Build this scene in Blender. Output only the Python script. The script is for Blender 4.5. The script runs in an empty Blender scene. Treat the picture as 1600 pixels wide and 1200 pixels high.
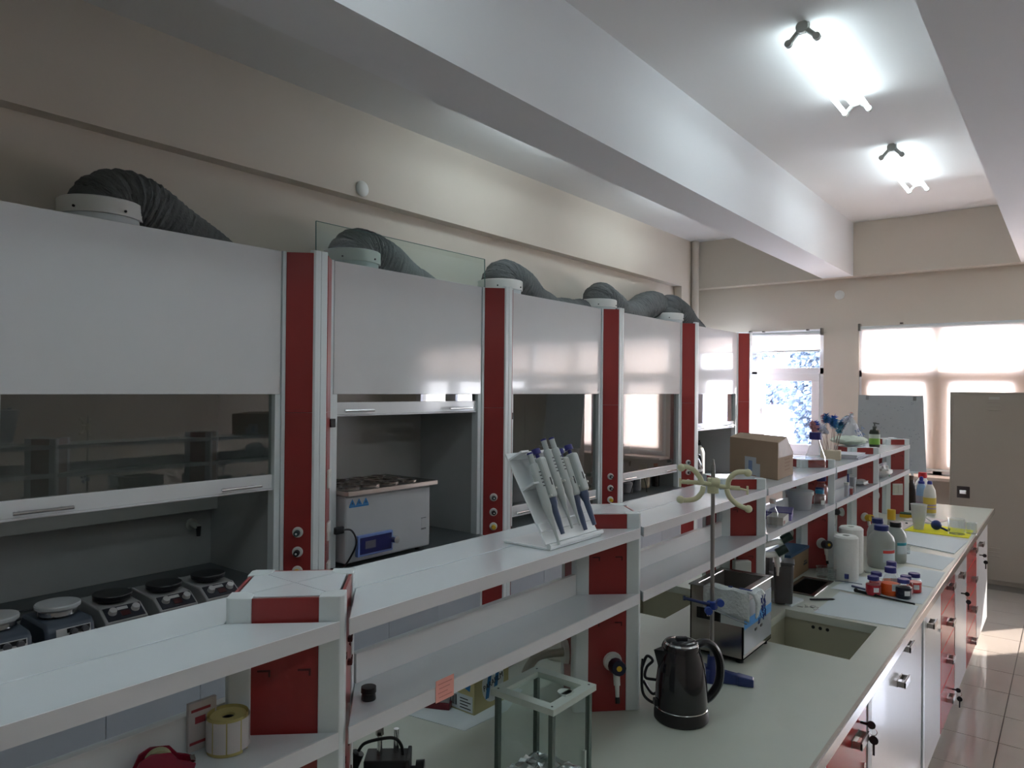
import bpy, bmesh, math, random
from mathutils import Vector, Matrix
random.seed(7)
PI = math.pi
SC = bpy.context.scene
COL = SC.collection

# ------------------------------------------------------------ camera
F_PX, YAW, PITCH, ROLL, EYE = 1122.1, .6645, .0062, .0092, 1.76
cam_d = bpy.data.cameras.new('camera'); cam = bpy.data.objects.new('camera', cam_d); COL.objects.link(cam)
cam_d.sensor_width = 36; cam_d.lens = F_PX / 1600 * 36; cam_d.clip_start = .02; cam_d.clip_end = 300
_c, _s = math.cos(YAW), math.sin(YAW)
R0 = Vector((_c, _s, 0)); FH = Vector((-_s, _c, 0)); UZ = Vector((0, 0, 1))
FW = FH * math.cos(PITCH) + UZ * math.sin(PITCH); UP0 = UZ * math.cos(PITCH) - FH * math.sin(PITCH)
RT = R0 * math.cos(ROLL) + UP0 * math.sin(ROLL); UP = UP0 * math.cos(ROLL) - R0 * math.sin(ROLL)
M3 = Matrix((RT, UP, -FW)).transposed()
cam.matrix_world = Matrix.Translation((0, 0, EYE)) @ M3.to_4x4()
SC.camera = cam

# ------------------------------------------------------------ sky, sun, exposure
SC.view_settings.view_transform = 'Standard'; SC.view_settings.look = 'None'
SC.view_settings.exposure = 1.9; SC.view_settings.gamma = 1.0; SC.view_settings.use_curve_mapping = False
SC.cycles.use_denoising = True
SC.cycles.max_bounces = 10; SC.cycles.diffuse_bounces = 5; SC.cycles.glossy_bounces = 4
SC.cycles.transmission_bounces = 8; SC.cycles.transparent_max_bounces = 16
SC.cycles.sample_clamp_indirect = 6.0; SC.cycles.caustics_reflective = False; SC.cycles.caustics_refractive = False
W = bpy.data.worlds.new('sky'); SC.world = W; W.use_nodes = True
nt = W.node_tree; bg = nt.nodes['Background']
tc = nt.nodes.new('ShaderNodeTexCoord'); sx = nt.nodes.new('ShaderNodeSeparateXYZ'); rp = nt.nodes.new('ShaderNodeValToRGB')
nt.links.new(tc.outputs['Generated'], sx.inputs[0]); nt.links.new(sx.outputs['Z'], rp.inputs[0]); nt.links.new(rp.outputs[0], bg.inputs[0])
rp.color_ramp.elements[0].position = 0.0; rp.color_ramp.elements[0].color = (.96, .94, .95, 1)
rp.color_ramp.elements[1].position = .7; rp.color_ramp.elements[1].color = (.66, .76, 1, 1)
SKY_STRENGTH = 5.6
bg.inputs[1].default_value = SKY_STRENGTH
SUN_STRENGTH = 4.5
sd = bpy.data.lights.new('sun', 'SUN'); sd.energy = SUN_STRENGTH; sd.angle = .01; sd.color = (1, .9, .8)
so = bpy.data.objects.new('sun', sd); COL.objects.link(so)
sun_dir = Vector((.62, .78, .50)).normalized()
so.rotation_euler = sun_dir.to_track_quat('Z', 'Y').to_euler(); so.location = (6, 14, 8)
TUBE_STRENGTH = 4.2

# ------------------------------------------------------------ materials
MATS = {}
def mat(name, col, rough=.5, metal=0., spec=.5, var=.05, scale=8., trans=0., bump=0., emit=None, es=0., ior=1.45, coat=0., alpha=1.):
    if name in MATS: return MATS[name]
    m = bpy.data.materials.new(name); m.use_nodes = True; t = m.node_tree; b = t.nodes['Principled BSDF']
    n = t.nodes.new('ShaderNodeTexNoise'); n.inputs['Scale'].default_value = scale; n.inputs['Detail'].default_value = 3
    g = t.nodes.new('ShaderNodeNewGeometry'); t.links.new(g.outputs['Position'], n.inputs['Vector'])
    mx = t.nodes.new('ShaderNodeMix'); mx.data_type = 'RGBA'
    a = [max(0, c * (1 - var)) for c in col]; d = [min(1, c * (1 + var)) for c in col]
    mx.inputs[6].default_value = (*a, 1); mx.inputs[7].default_value = (*d, 1)
    t.links.new(n.outputs['Fac'], mx.inputs[0]); t.links.new(mx.outputs[2], b.inputs['Base Color'])
    b.inputs['Roughness'].default_value = rough; b.inputs['Metallic'].default_value = metal
    b.inputs['Specular IOR Level'].default_value = spec; b.inputs['Transmission Weight'].default_value = trans
    b.inputs['IOR'].default_value = ior; b.inputs['Coat Weight'].default_value = coat; b.inputs['Alpha'].default_value = alpha
    if bump:
        bp = t.nodes.new('ShaderNodeBump'); bp.inputs['Strength'].default_value = bump; bp.inputs['Distance'].default_value = .01
        n2 = t.nodes.new('ShaderNodeTexNoise'); n2.inputs['Scale'].default_value = scale * 6; t.links.new(g.outputs['Position'], n2.inputs['Vector'])
        t.links.new(n2.outputs['Fac'], bp.inputs['Height']); t.links.new(bp.outputs[0], b.inputs['Normal'])
    if emit:
        b.inputs['Emission Color'].default_value = (*emit, 1); b.inputs['Emission Strength'].default_value = es
    MATS[name] = m; return m

def thin_glass(name, tint, refl=.5, rough=0.0, spec_ior=1.5):
    """clear sheet: transparent body with a Fresnel mirror skin"""
    m = bpy.data.materials.new(name); m.use_nodes = True; t = m.node_tree
    t.nodes.remove(t.nodes['Principled BSDF']); o = t.nodes['Material Output']
    tr = t.nodes.new('ShaderNodeBsdfTransparent'); tr.inputs[0].default_value = (*tint, 1)
    gl = t.nodes.new('ShaderNodeBsdfGlossy'); gl.inputs['Roughness'].default_value = rough; gl.inputs[0].default_value = (1, 1, 1, 1)
    fr = t.nodes.new('ShaderNodeFresnel'); fr.inputs[0].default_value = spec_ior
    mt = t.nodes.new('ShaderNodeMath'); mt.operation = 'MULTIPLY'; mt.inputs[1].default_value = refl
    mx = t.nodes.new('ShaderNodeMixShader')
    ge = t.nodes.new('ShaderNodeNewGeometry'); m2 = t.nodes.new('ShaderNodeMath'); m2.operation = 'MULTIPLY'; m3 = t.nodes.new('ShaderNodeMath'); m3.operation = 'SUBTRACT'; m3.inputs[0].default_value = 1
    t.links.new(ge.outputs['Backfacing'], m3.inputs[1]); t.links.new(mt.outputs[0], m2.inputs[0]); t.links.new(m3.outputs[0], m2.inputs[1])
    t.links.new(fr.outputs[0], mt.inputs[0]); t.links.new(m2.outputs[0], mx.inputs[0])
    t.links.new(tr.outputs[0], mx.inputs[1]); t.links.new(gl.outputs[0], mx.inputs[2]); t.links.new(mx.outputs[0], o.inputs[0])
    MATS[name] = m; return m

def blind_mat(name, col, open_=.15):
    m = bpy.data.materials.new(name); m.use_nodes = True; t = m.node_tree
    t.nodes.remove(t.nodes['Principled BSDF']); o = t.nodes['Material Output']
    df = t.nodes.new('ShaderNodeBsdfDiffuse'); df.inputs[0].default_value = (*col, 1)
    tl = t.nodes.new('ShaderNodeBsdfTranslucent'); tl.inputs[0].default_value = (*col, 1)
    tr = t.nodes.new('ShaderNodeBsdfTransparent'); tr.inputs[0].default_value = (1, .93, .86, 1)
    w = t.nodes.new('ShaderNodeTexWave'); w.inputs['Scale'].default_value = 180
    a = t.nodes.new('ShaderNodeMixShader'); a.inputs[0].default_value = .74
    b = t.nodes.new('ShaderNodeMixShader'); b.inputs[0].default_value = open_
    t.links.new(df.outputs[0], a.inputs[1]); t.links.new(tl.outputs[0], a.inputs[2])
    t.links.new(a.outputs[0], b.inputs[1]); t.links.new(tr.outputs[0], b.inputs[2]); t.links.new(b.outputs[0], o.inputs[0])
    MATS[name] = m; return m

wall_m = mat('wall_paint', (.66, .60, .52), .8, var=.03, scale=2, bump=.06)
ceil_m = mat('ceiling_paint', (.74, .74, .735), .85, var=.02, scale=2, bump=.06)
beamy_m = mat('beam_white_paint', (.76, .77, .78), .75, var=.02, scale=2, bump=.05)
floor_m = mat('floor_tile', (.44, .385, .34), .10, var=.08, scale=3, coat=.4)
grout_m = mat('grout', (.12, .10, .09), .8)
white_m = mat('white_laminate', (.74, .75, .76), .22, var=.02, coat=.25)
shelf_m = mat('shelf_laminate', (.74, .79, .82), .16, var=.025, scale=4, coat=.4)
edge_m = mat('edge_band', (.70, .70, .72), .3, var=.02)
fascia_m = mat('gloss_fascia', (.63, .64, .65), .12, var=.02, coat=.3)
alu_m = mat('alu_profile', (.70, .75, .76), .32, var=.02)
red_m = mat('red_panel', (.30, .032, .030), .3, var=.06, coat=.1)
redd_m = mat('red_drawer', (.50, .045, .045), .2, var=.05, coat=.05, spec=.3)
gray_m = mat('grey_liner', (.40, .41, .41), .35, var=.05)
grayb_m = mat('grey_baffle', (.42, .415, .40), .35, var=.05)
bluegray_m = mat('blue_grey_door', (.45, .49, .55), .3, var=.03)
hoodtop_m = mat('dark_worktop', (.085, .10, .105), .3, var=.15, scale=20)
bench_m = mat('cream_worktop', (.54, .57, .50), .28, var=.03, scale=12)
sink_m = mat('cream_sink', (.44, .42, .31), .35, var=.05)
trimw_m = mat('wood_edge_trim', (.42, .36, .30), .3, var=.2, scale=30)
steel_m = mat('stainless', (.42, .39, .37), .22, metal=1., var=.05)
chrome_m = mat('chrome', (.8, .8, .8), .1, metal=1.)
rod_m = mat('steel_rod', (.34, .34, .34), .3, metal=1.)
black_m = mat('black_plastic', (.010, .010, .012), .3, var=.1)
rubber_m = mat('black_rubber', (.012, .02, .018), .5, var=.1)
plw_m = mat('white_plastic', (.72, .73, .70), .35, var=.03)
cream_m = mat('cream_plastic', (.66, .64, .42), .4, var=.05)
blue_m = mat('blue_plastic', (.02, .03, .16), .35, var=.08)
bluecap_m = mat('blue_cap', (.035, .035, .20), .4, var=.08)
cyan_m = mat('cyan_cap', (.03, .25, .45), .4, var=.06)
yellow_m = mat('yellow_plastic', (.72, .46, .03), .5, var=.1)
hose_m = mat('duct_fabric', (.13, .14, .14), .75, var=.18, scale=14, bump=.5)
locker_m = mat('locker_grey', (.30, .265, .225), .4, var=.02)
card_m = mat('cardboard', (.36, .25, .17), .8, var=.08, scale=10)
cardd_m = mat('cardboard_tape', (.50, .38, .29), .35, var=.2, scale=20, coat=.5)
paper_m = mat('paper', (.66, .72, .74), .7, var=.02)
kblack_m = mat('kettle_black', (.012, .011, .014), .14, var=.1, coat=.5)
towel_m = mat('tissue', (.80, .81, .77), .9, var=.03, bump=.3)
cloth_m = mat('towel_cloth', (.62, .66, .66), .9, var=.08, scale=20, bump=.4)
ycloth_m = mat('yellow_cloth', (.85, .78, .03), .9, var=.08)
pvc_m = mat('white_pvc', (.85, .85, .87), .3, var=.01)
board_m = mat('grey_board', (.40, .41, .42), .45, var=.06, scale=25)
glass_m = thin_glass('window_glass', (.97, .98, 1), .8)
sash_m = thin_glass('sash_glass', (.76, .78, .77), 2.4)
cglass_m = thin_glass('cabinet_glass', (.93, .96, .95), .9)
sheet_m = thin_glass('tinted_sheet', (.90, .96, .94), 1.0)
bottle_m = thin_glass('bottle_glass', (.90, .925, .93), 1.6, spec_ior=1.7)
rglass_m = thin_glass('reagent_glass', (.96, .96, .96), .8, spec_ior=1.5)
blindm = blind_mat('blind_fabric', (.83, .75, .68), .06)

# ------------------------------------------------------------ mesh builder
class MB:
    def __init__(s): s.v = []; s.f = []
    def add(s, vs, fs, M=None):
        k = len(s.v)
        s.v += [tuple(M @ Vector(p)) if M else tuple(p) for p in vs]; s.f += [[i + k for i in f] for f in fs]; return s
    def box(s, x0, x1, y0, y1, z0, z1, M=None):
        v = [(x, y, z) for z in (z0, z1) for y in (y0, y1) for x in (x0, x1)]
        return s.add(v, [(0, 2, 3, 1), (4, 5, 7, 6), (0, 1, 5, 4), (2, 6, 7, 3), (0, 4, 6, 2), (1, 3, 7, 5)], M)
    def prism(s, poly, z0, z1, M=None):
        a = sum(poly[i][0] * poly[(i + 1) % len(poly)][1] - poly[(i + 1) % len(poly)][0] * poly[i][1] for i in range(len(poly)))
        if a < 0: poly = poly[::-1]
        n = len(poly); v = [(x, y, z0) for x, y in poly] + [(x, y, z1) for x, y in poly]
        f = [list(range(n))[::-1], list(range(n, 2 * n))] + [(i, (i + 1) % n, n + (i + 1) % n, n + i) for i in range(n)]
        return s.add(v, f, M)
    def lathe(s, prof, n=20, M=None, cap=True):
        v = []; f = []
        for r, z in prof:
            for i in range(n):
                a = 2 * PI * i / n; v.append((r * math.cos(a), r * math.sin(a), z))
        for j in range(len(prof) - 1):
            for i in range(n):
                i2 = (i + 1) % n; f.append((j * n + i, j * n + i2, (j + 1) * n + i2, (j + 1) * n + i))
        if cap:
            if prof[0][0] > 1e-5: f.append([i for i in range(n)][::-1])
            if prof[-1][0] > 1e-5: f.append([(len(prof) - 1) * n + i for i in range(n)])
        return s.add(v, f, M)
    def cyl(s, p0, p1, r0, r1=None, n=16):
        r1 = r0 if r1 is None else r1; p0 = Vector(p0); p1 = Vector(p1); d = p1 - p0
        M = Matrix.Translation(p0) @ d.to_track_quat('Z', 'Y').to_matrix().to_4x4()
        return s.lathe([(r0, 0), (r1, d.length)], n, M)
    def tube(s, pts, r, n=10, rf=None, sub=6, cap=True):
        P = smooth(pts, sub) if sub > 1 else [Vector(p) for p in pts]
        v = []; f = []; N = len(P); up = Vector((0, 0, 1)); prev = None
        L = 0
        for i, p in enumerate(P):
            if i: L += (P[i] - P[i - 1]).length
            t = (P[min(i + 1, N - 1)] - P[max(i - 1, 0)]).normalized()
            if prev is None:
                a = t.cross(up)
                if a.length < .1: a = t.cross(Vector((1, 0, 0)))
                a.normalize()
            else:
                a = prev - t * prev.dot(t); a.normalize()
            prev = a; b = t.cross(a); rr = rf(L, i / (N - 1)) if rf else r
            for k in range(n):
                q = 2 * PI * k / n; v.append(p + (a * math.cos(q) + b * math.sin(q)) * rr)
        for i in range(N - 1):
            for k in range(n):
                k2 = (k + 1) % n; f.append((i * n + k, i * n + k2, (i + 1) * n + k2, (i + 1) * n + k))
        if cap: f.append(list(range(n))[::-1]); f.append([(N - 1) * n + k for k in range(n)])
        return s.add(v, f)
    def sphere(s, c, r, n=14, m=8, sz=1.):
        return s.lathe([(r * math.sin(PI * j / m) if 0 < j < m else 0.0001, -r * sz * math.cos(PI * j / m)) for j in range(m + 1)], n, Matrix.Translation(c))

def smooth(pts, sub):
    P = [Vector(p) for p in pts]; out = []
    for i in range(len(P) - 1):
        a, b, c, d = P[max(i - 1, 0)], P[i], P[i + 1], P[min(i + 2, len(P) - 1)]
        for k in range(sub):
            t = k / sub
            out.append(.5 * ((2 * b) + (c - a) * t + (2 * a - 5 * b + 4 * c - d) * t * t + (3 * b - a - 3 * c + d) * t ** 3))
    out.append(P[-1]); return out

def obj(name, mb, m, parent=None, sm=False, bev=0., label=None, loc=None, rot=None):
    me = bpy.data.meshes.new(name); me.from_pydata([tuple(p) for p in mb.v], [], mb.f); me.validate(); me.update()
    bm = bmesh.new(); bm.from_mesh(me); bmesh.ops.recalc_face_normals(bm, faces=bm.faces); bm.to_mesh(me); bm.free()
    me.materials.append(m)
    o = bpy.data.objects.new(name, me); COL.objects.link(o)
    if sm:
        for p in me.polygons: p.use_smooth = True
        me.set_sharp_from_angle(angle=math.radians(40))
    if bev:
        b = o.modifiers.new('bevel', 'BEVEL'); b.width = bev; b.segments = 2; b.limit_method = 'ANGLE'; b.angle_limit = .6
    if parent: o.parent = parent
    if loc: o.location = loc
    if rot: o.rotation_euler = rot
    if label: o['label'] = label
    return o
def tag(o, label, cat, group=None):
    o['label'] = label; o['category'] = cat
    if group: o['group'] = group
    return o
def thing(name, label, cat, loc=(0, 0, 0), rz=0., group=None, rot=None):
    o = bpy.data.objects.new(name, None); COL.objects.link(o); o.empty_display_size = .05
    o.location = loc; o.rotation_euler = rot or (0, 0, rz); return tag(o, label, cat, group)
def struct(name, mb, m, parent=None, **k):
    o = obj(name, mb, m, parent, **k); o['kind'] = 'structure'; return o
def copy_tree(o, parent=None):
    c = o.copy(); COL.objects.link(c)
    if parent: c.parent = parent
    for ch in list(o.children): copy_tree(ch, c)
    return c
def text(name, s, size, m, parent, loc, rot, ext=.0004, align='CENTER', sx=1.):
    cu = bpy.data.curves.new(name, 'FONT'); cu.body = s; cu.size = size; cu.extrude = ext; cu.align_x = align; cu.align_y = 'CENTER'
    cu.resolution_u = 2
    o = bpy.data.objects.new(name, cu); COL.objects.link(o); bpy.context.view_layer.update()
    me = bpy.data.meshes.new_from_object(o.evaluated_get(bpy.context.evaluated_depsgraph_get())); bpy.data.objects.remove(o)
    me.materials.clear(); me.materials.append(m)
    o = bpy.data.objects.new(name, me); COL.objects.link(o); o.parent = parent; o.location = loc; o.rotation_euler = rot
    o.scale = (sx, 1, 1); return o
B = lambda *a: MB().box(*a)

# ============================================================ room shell
XL, XR, YB, YF, ZC, ZB = -3.85, 3.6, -2.6, 8.6, 3.6, 3.02
fl = struct('floor', B(XL - .2, XR + .2, YB - .2, YF + .3, -.12, -.006), grout_m)
T = .375
nx0, nx1, ny0, ny1 = -2, 3, 8, 21
tm = MB().box(.0025, T - .0025, .0025, T - .0025, -.006, 0)
tile_me = None; ox, oy = -.295, .16
for i in range(nx0, nx1):
    for j in range(ny0, ny1):
        if tile_me is None:
            t0 = obj('tile', tm, floor_m, fl); tile_me = t0.data; t = t0
        else:
            t = bpy.data.objects.new('tile', tile_me); COL.objects.link(t); t.parent = fl
        t.location = (ox + i * T, oy + j * T + .085, 0); t['kind'] = 'structure'
rest = MB()
for i in range(-10, 11):
    for j in range(-8, 23):
        if nx0 <= i < nx1 and ny0 <= j < ny1: continue
        x = ox + i * T; y = oy + j * T + .085
        if x < XL - .1 or x > XR or y < YB or y > YF: continue
        rest.box(x + .0015, x + T - .0015, y + .0015, min(y + T - .0015, YF + .1), -.006, 0)
o = obj('tile_field', rest, floor_m, fl); o['kind'] = 'stuff'

struct('ceiling', B(XL - .2, XR + .2, YB - .2, YF + .3, ZC, ZC + .15), ceil_m)
wl = struct('wall_left', B(XL - .2, XL, YB - .2, YF + .3, 0, ZC), wall_m)
struct('trim_1', B(XL, -3.75, YB, YF, ZB, ZC), wall_m, wl)                 # beam over the left wall
struct('trim_2', B(XL, -3.75, 8.1, YF, 0, ZB), wall_m, wl)                # corner pillar
struct('wall_right', B(XR, XR + .2, YB - .2, YF + .3, 0, ZC), wall_m)
struct('wall_back', B(XL, XR, YB - .2, YB, 0, ZC), wall_m)
# far wall with two window openings
wf = MB()
W1 = (-3.55, -2.245, 1.02, 2.47); W2 = (-1.875, 2.75, .90, 2.47); Y0, Y1 = YF, YF + .25
wf.box(XL, XR, Y0, Y1, W1[3], ZC)
wf.box(XL, W1[0], Y0, Y1, 0, W1[3]); wf.box(W1[0], W1[1], Y0, Y1, 0, W1[2]); wf.box(W1[1], W2[0], Y0, Y1, 0, W1[3])
wf.box(W2[0], W2[1], Y0, Y1, 0, W2[2]); wf.box(W2[1], XR, Y0, Y1, 0, W1[3])
wfo = struct('wall_far', wf, wall_m)
struct('trim_3', B(-3.75, XR, 8.45, YF, ZB, ZC), wall_m, wfo)
# ceiling beams running along the room
struct('beam_left_bay', B(-2.225, -1.905, YB, 8.45, ZB, ZC), beamy_m)
struct('beam_right_bay', B(-.408, -.09, YB, 8.45, ZB, ZC), beamy_m)
for o in bpy.data.objects:
    if o.name.startswith('beam_'): o.name = 'trim_4' if 'left' in o.name else 'trim_5'
# window frames
def frame(mb, x0, x1, z0, z1, y0, y1, w):
    mb.box(x0, x1, y0, y1, z1 - w, z1); mb.box(x0, x1, y0, y1, z0, z0 + w)
    mb.box(x0, x0 + w, y0, y1, z0 + w, z1 - w); mb.box(x1 - w, x1, y0, y1, z0 + w, z1 - w)
w1 = MB(); frame(w1, W1[0], W1[1], W1[2], W1[3], 8.615, 8.675, .045)
w1.box(-3.09, -3.0, 8.615, 8.675, W1[2] + .045, 1.99); w1.box(-3.6, -2.245, 8.615, 8.675, 1.955, 2.03)
w1o = struct('window_1', w1, pvc_m, bev=.004)
s1 = MB(); frame(s1, -3.0, -2.29, 1.06, 1.96, 8.60, 8.655, .085)
sash1 = struct('window_sash', s1, pvc_m, w1o, bev=.004)
s2 = MB(); frame(s2, -3.50, -3.09, 1.06, 1.96, 8.60, 8.655, .085); struct('window_sash', s2, pvc_m, w1o, bev=.004)
struct('window_pane', B(-2.92, -2.37, 8.635, 8.640, 1.14, 1.88), glass_m, w1o)
struct('window_pane', B(-3.43, -3.17, 8.635, 8.640, 1.14, 1.88), glass_m, w1o)
struct('window_pane', B(-3.5, -2.29, 8.645, 8.650, 2.03, 2.42), glass_m, w1o)
hd = MB().box(-.016, .016, -.012, 0, -.035, .035).cyl((0, 0, 0), (0, -.045, 0), .008).box(-.009, .009, -.055, -.04, -.12, .012)
for hx in (-2.965, -3.12): struct('window_handle', hd, plw_m, w1o, bev=.003, loc=(hx, 8.60, 1.52))
struct('window_sill', B(-3.6, -2.2, 8.50, 8.66, .985, 1.02), pvc_m, w1o, bev=.006)
w2 = MB(); frame(w2, W2[0], W2[1], W2[2], W2[3], 8.615, 8.675, .05)
w2.box(W2[0], W2[1], 8.615, 8.675, 1.92, 2.0)
xs = [-1.875, -1.12, -.36, .40, 1.17, 1.95, 2.75]
for x in xs[1:-1]: w2.box(x - .045, x + .045, 8.615, 8.675, W2[2], W2[3])
w2o = struct('window_2', w2, pvc_m, bev=.004)
for a, b in zip(xs[:-1], xs[1:]):
    s = MB(); frame(s, a + .05, b - .05, .95, 1.925, 8.60, 8.655, .065); struct('window_sash', s, pvc_m, w2o, bev=.004)
    struct('window_pane', B(a + .1, b - .1, 8.635, 8.64, 1.01, 1.86), glass_m, w2o)
    struct('window_pane', B(a + .04, b - .04, 8.645, 8.65, 2.0, 2.42), glass_m, w2o)
struct('window_sill', B(-1.92, 2.8, 8.33, 8.66, .865, .90), mat('sill_stone', (.66, .56, .48), .3), w2o, bev=.006)
struct('baseboard_far', B(XL, XR, YF - .015, YF, 0, .08), wall_m)
# ------------------------------------------------------------ blinds
def blind(x0, x1, z0, z1, y, label, rollr=.022):
    t = thing('roller_blind', label, 'blind', ((x0 + x1) / 2, y, z1)); w = (x1 - x0) / 2; h = z1 - z0
    obj('fabric', B(-w + .02, w - .02, -.001, 0, -h, 0), blindm, t)
    obj('roller', MB().cyl((-w, -.012, -.02), (w, -.012, -.02), rollr), alu_m, t, sm=True)
    obj('bottom_bar', B(-w + .02, w - .02, -.01, .004, -h - .022, -h), alu_m, t, bev=.003)
    for s in (-1, 1): obj('bracket', B(s * w - .012, s * w + .012, -.045, .015, -.05, .03), steel_m, t, bev=.003)
    for s in (-.62, .62): obj('clip', B(s * w - .014, s * w + .014, -.03, .01, .008, .024), steel_m, t)
    return t
blind(-3.07, -2.255, 2.235, 2.445, 8.578, 'white roller blind drawn a little way down the window behind the last fume hood')
blind(-1.86, .30, .965, 2.475, 8.575, 'long white roller blind pulled down over the wide window behind the grey locker')
blind(.34, 2.7, 1.95, 2.475, 8.575, 'white roller blind half raised on the wide window to the right of the locker')

# ============================================================ outdoors
gd = struct('ground', B(-60, 60, 9.0, 90, -1.2, -1.0), mat('outdoor_ground', (.5, .5, .52), .9))
t = thing('house', 'white building across the yard seen through the left window', 'building', (-6.55, 22.0, -1.0))
hm = mat('house_wall', (.88, .88, .9), .8)
obj('wall', B(-4.3, .05, 0, 5, 0, 2.15), hm, t); obj('roof', B(-4.4, .12, -.2, 5.3, 2.15, 2.24), mat('house_roof', (.5, .52, .58), .8), t)
for wx in (-3.6, -2.9): obj('window', B(wx, wx + .7, -.03, 0, .8, 1.6), mat('house_window', (.55, .65, .8), .2), t)
leaf_m = mat('tree_leaves', (.13, .17, .23), .9, var=.5, scale=2.5); bark_m = mat('bark', (.12, .11, .1), .9)
def tree(x, y, h, r, label, fl=1., s=.045, nl=5200):
    t = thing('tree', label, 'tree', (x, y, -1.0)); obj('trunk', MB().cyl((0, 0, 0), (0, 0, h * .6), .14, .07, 8), bark_m, t)
    rr = random.Random(int(x * 10)); b = MB()
    for k in range(nl):
        a = rr.uniform(0, 2 * PI); q = rr.uniform(-1, 1); d = r * (rr.random() ** .45); ce = math.sqrt(1 - q * q)
        c = Vector((d * ce * math.cos(a), d * ce * math.sin(a), h * .62 + d * q * .42 * h / r * fl)); u = Vector((rr.uniform(-1, 1), rr.uniform(-1, 1), rr.uniform(-1, 1))).normalized(); v = u.orthogonal().normalized()
        b.add([c + u * s, c + v * s, c - u * s, c - v * s], [(0, 1, 2, 3)])
    o = obj('crown', b, leaf_m, t); o['kind'] = 'stuff'
tree(-3.95, 15.0, 5.0, .62, 'slim bluish tree just outside the window right of the white building', 1.1, .06, 4200)
tree(-5.5, 15.6, 7.6, 1.35, 'leafy tree whose high branches show at the top of the left window', .40, .05, 6000)
tree(-11.0, 33, 3.6, 1.5, 'low distant tree behind the white building, left of the window middle', .6, .09, 2500)
tree(-7.9, 34, 3.7, 1.5, 'low distant tree behind the white building, right of the window middle', .6, .09, 2500)
ob = B(-2.5, 2.5, 0, 3, 0, 4.5)

# ============================================================ ceiling lights
tube_m = mat('lit_tube', (1, 1, 1), .3, emit=(.80, .94, 1.0), es=TUBE_STRENGTH)
clip_m = mat('lamp_clip', (.45, .46, .43), .5)
def lamp(x, y, label, L=1.22):
    t = thing('ceiling_light', label, 'lamp', (x, y, ZC - .001))
    obj('batten', B(-.034, .034, 0, L, -.055, -.002), plw_m, t, bev=.004)
    for s in (-1, 1):
        tb = obj('tube', MB().cyl((s * .068, .015, -.088), (s * .068, L - .015, -.088), .0135), tube_m, t, sm=True)
        for yy in (.0, L):
            e = MB().cyl((s * .022, yy, -.040), (s * .068, yy, -.088), .013).cyl((s * .068, yy - .014, -.088), (s * .068, yy + .014, -.088), .018)
            obj('tube_holder', e, clip_m, tb, sm=True)
    obj('end_cap', MB().cyl((0, -.02, -.025), (0, .01, -.025), .03), clip_m, t, sm=True)
lamp(-1.075, 3.70, 'lit twin-tube ceiling light nearer the camera', 1.14)
lamp(-1.075, 5.92, 'lit twin-tube ceiling light nearer the far wall', 1.14)
lamp(-2.92, 3.62, 'lit ceiling light in the left bay hidden behind the beam, nearer one', 1.14)
lamp(-2.92, 5.90, 'lit ceiling light in the left bay hidden behind the beam, farther one', 1.14)
# unseen lamps added outside the frame to brighten the room and foreground
lamp(-1.075, .55, 'added twin-tube fill light over the camera end of the island, above the frame', 1.14)  # extra lamp put in to lift the dark near worktop
lamp(-1.075, -1.1, 'added twin-tube fill light behind the camera', 1.14)
lamp(1.75, 1.30, 'added twin-tube fill light to the right of the camera, out of frame', 1.14)
lamp(1.75, -1.1, 'added twin-tube fill light behind the camera to the right', 1.14)
lamp(1.75, 3.66, 'added twin-tube fill light over the aisle to the right, out of frame', 1.22)  # this lamp and the next are added for ambient light
lamp(1.75, 5.86, 'added twin-tube fill light at the right end of the room, out of frame', 1.22)

def detector(p, M, label):
    t = thing('wall_cap', label, 'cover plate', p, rot=M)
    obj('disc', MB().lathe([(.052, 0), (.052, .008), (.044, .016), (0.001, .02)], 24), plw_m, t, sm=True); return t
detector((-3.748, 3.14, 3.083), (0, PI / 2, 0), 'round cream junction cap on the left wall beam above the glass sheet')
detector((-2.078, 8.598, 2.842), (PI / 2, 0, 0), 'round cream junction cap on the far wall between the two windows')
pp = thing('vertical_pipe', 'cream vertical pipe in the far corner beside the ducts', 'pipe', (-3.70, 8.38, 0))
obj('pipe', MB().cyl((0, 0, 0), (0, 0, ZC - .001), .045), mat('pipe_paint', (.60, .54, .47), .5), pp, sm=True)
obj('collar', MB().cyl((0, 0, 2.5), (0, 0, 2.56), .052), mat('pipe_paint', (.6, .54, .47), .5), pp, sm=True)

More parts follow.
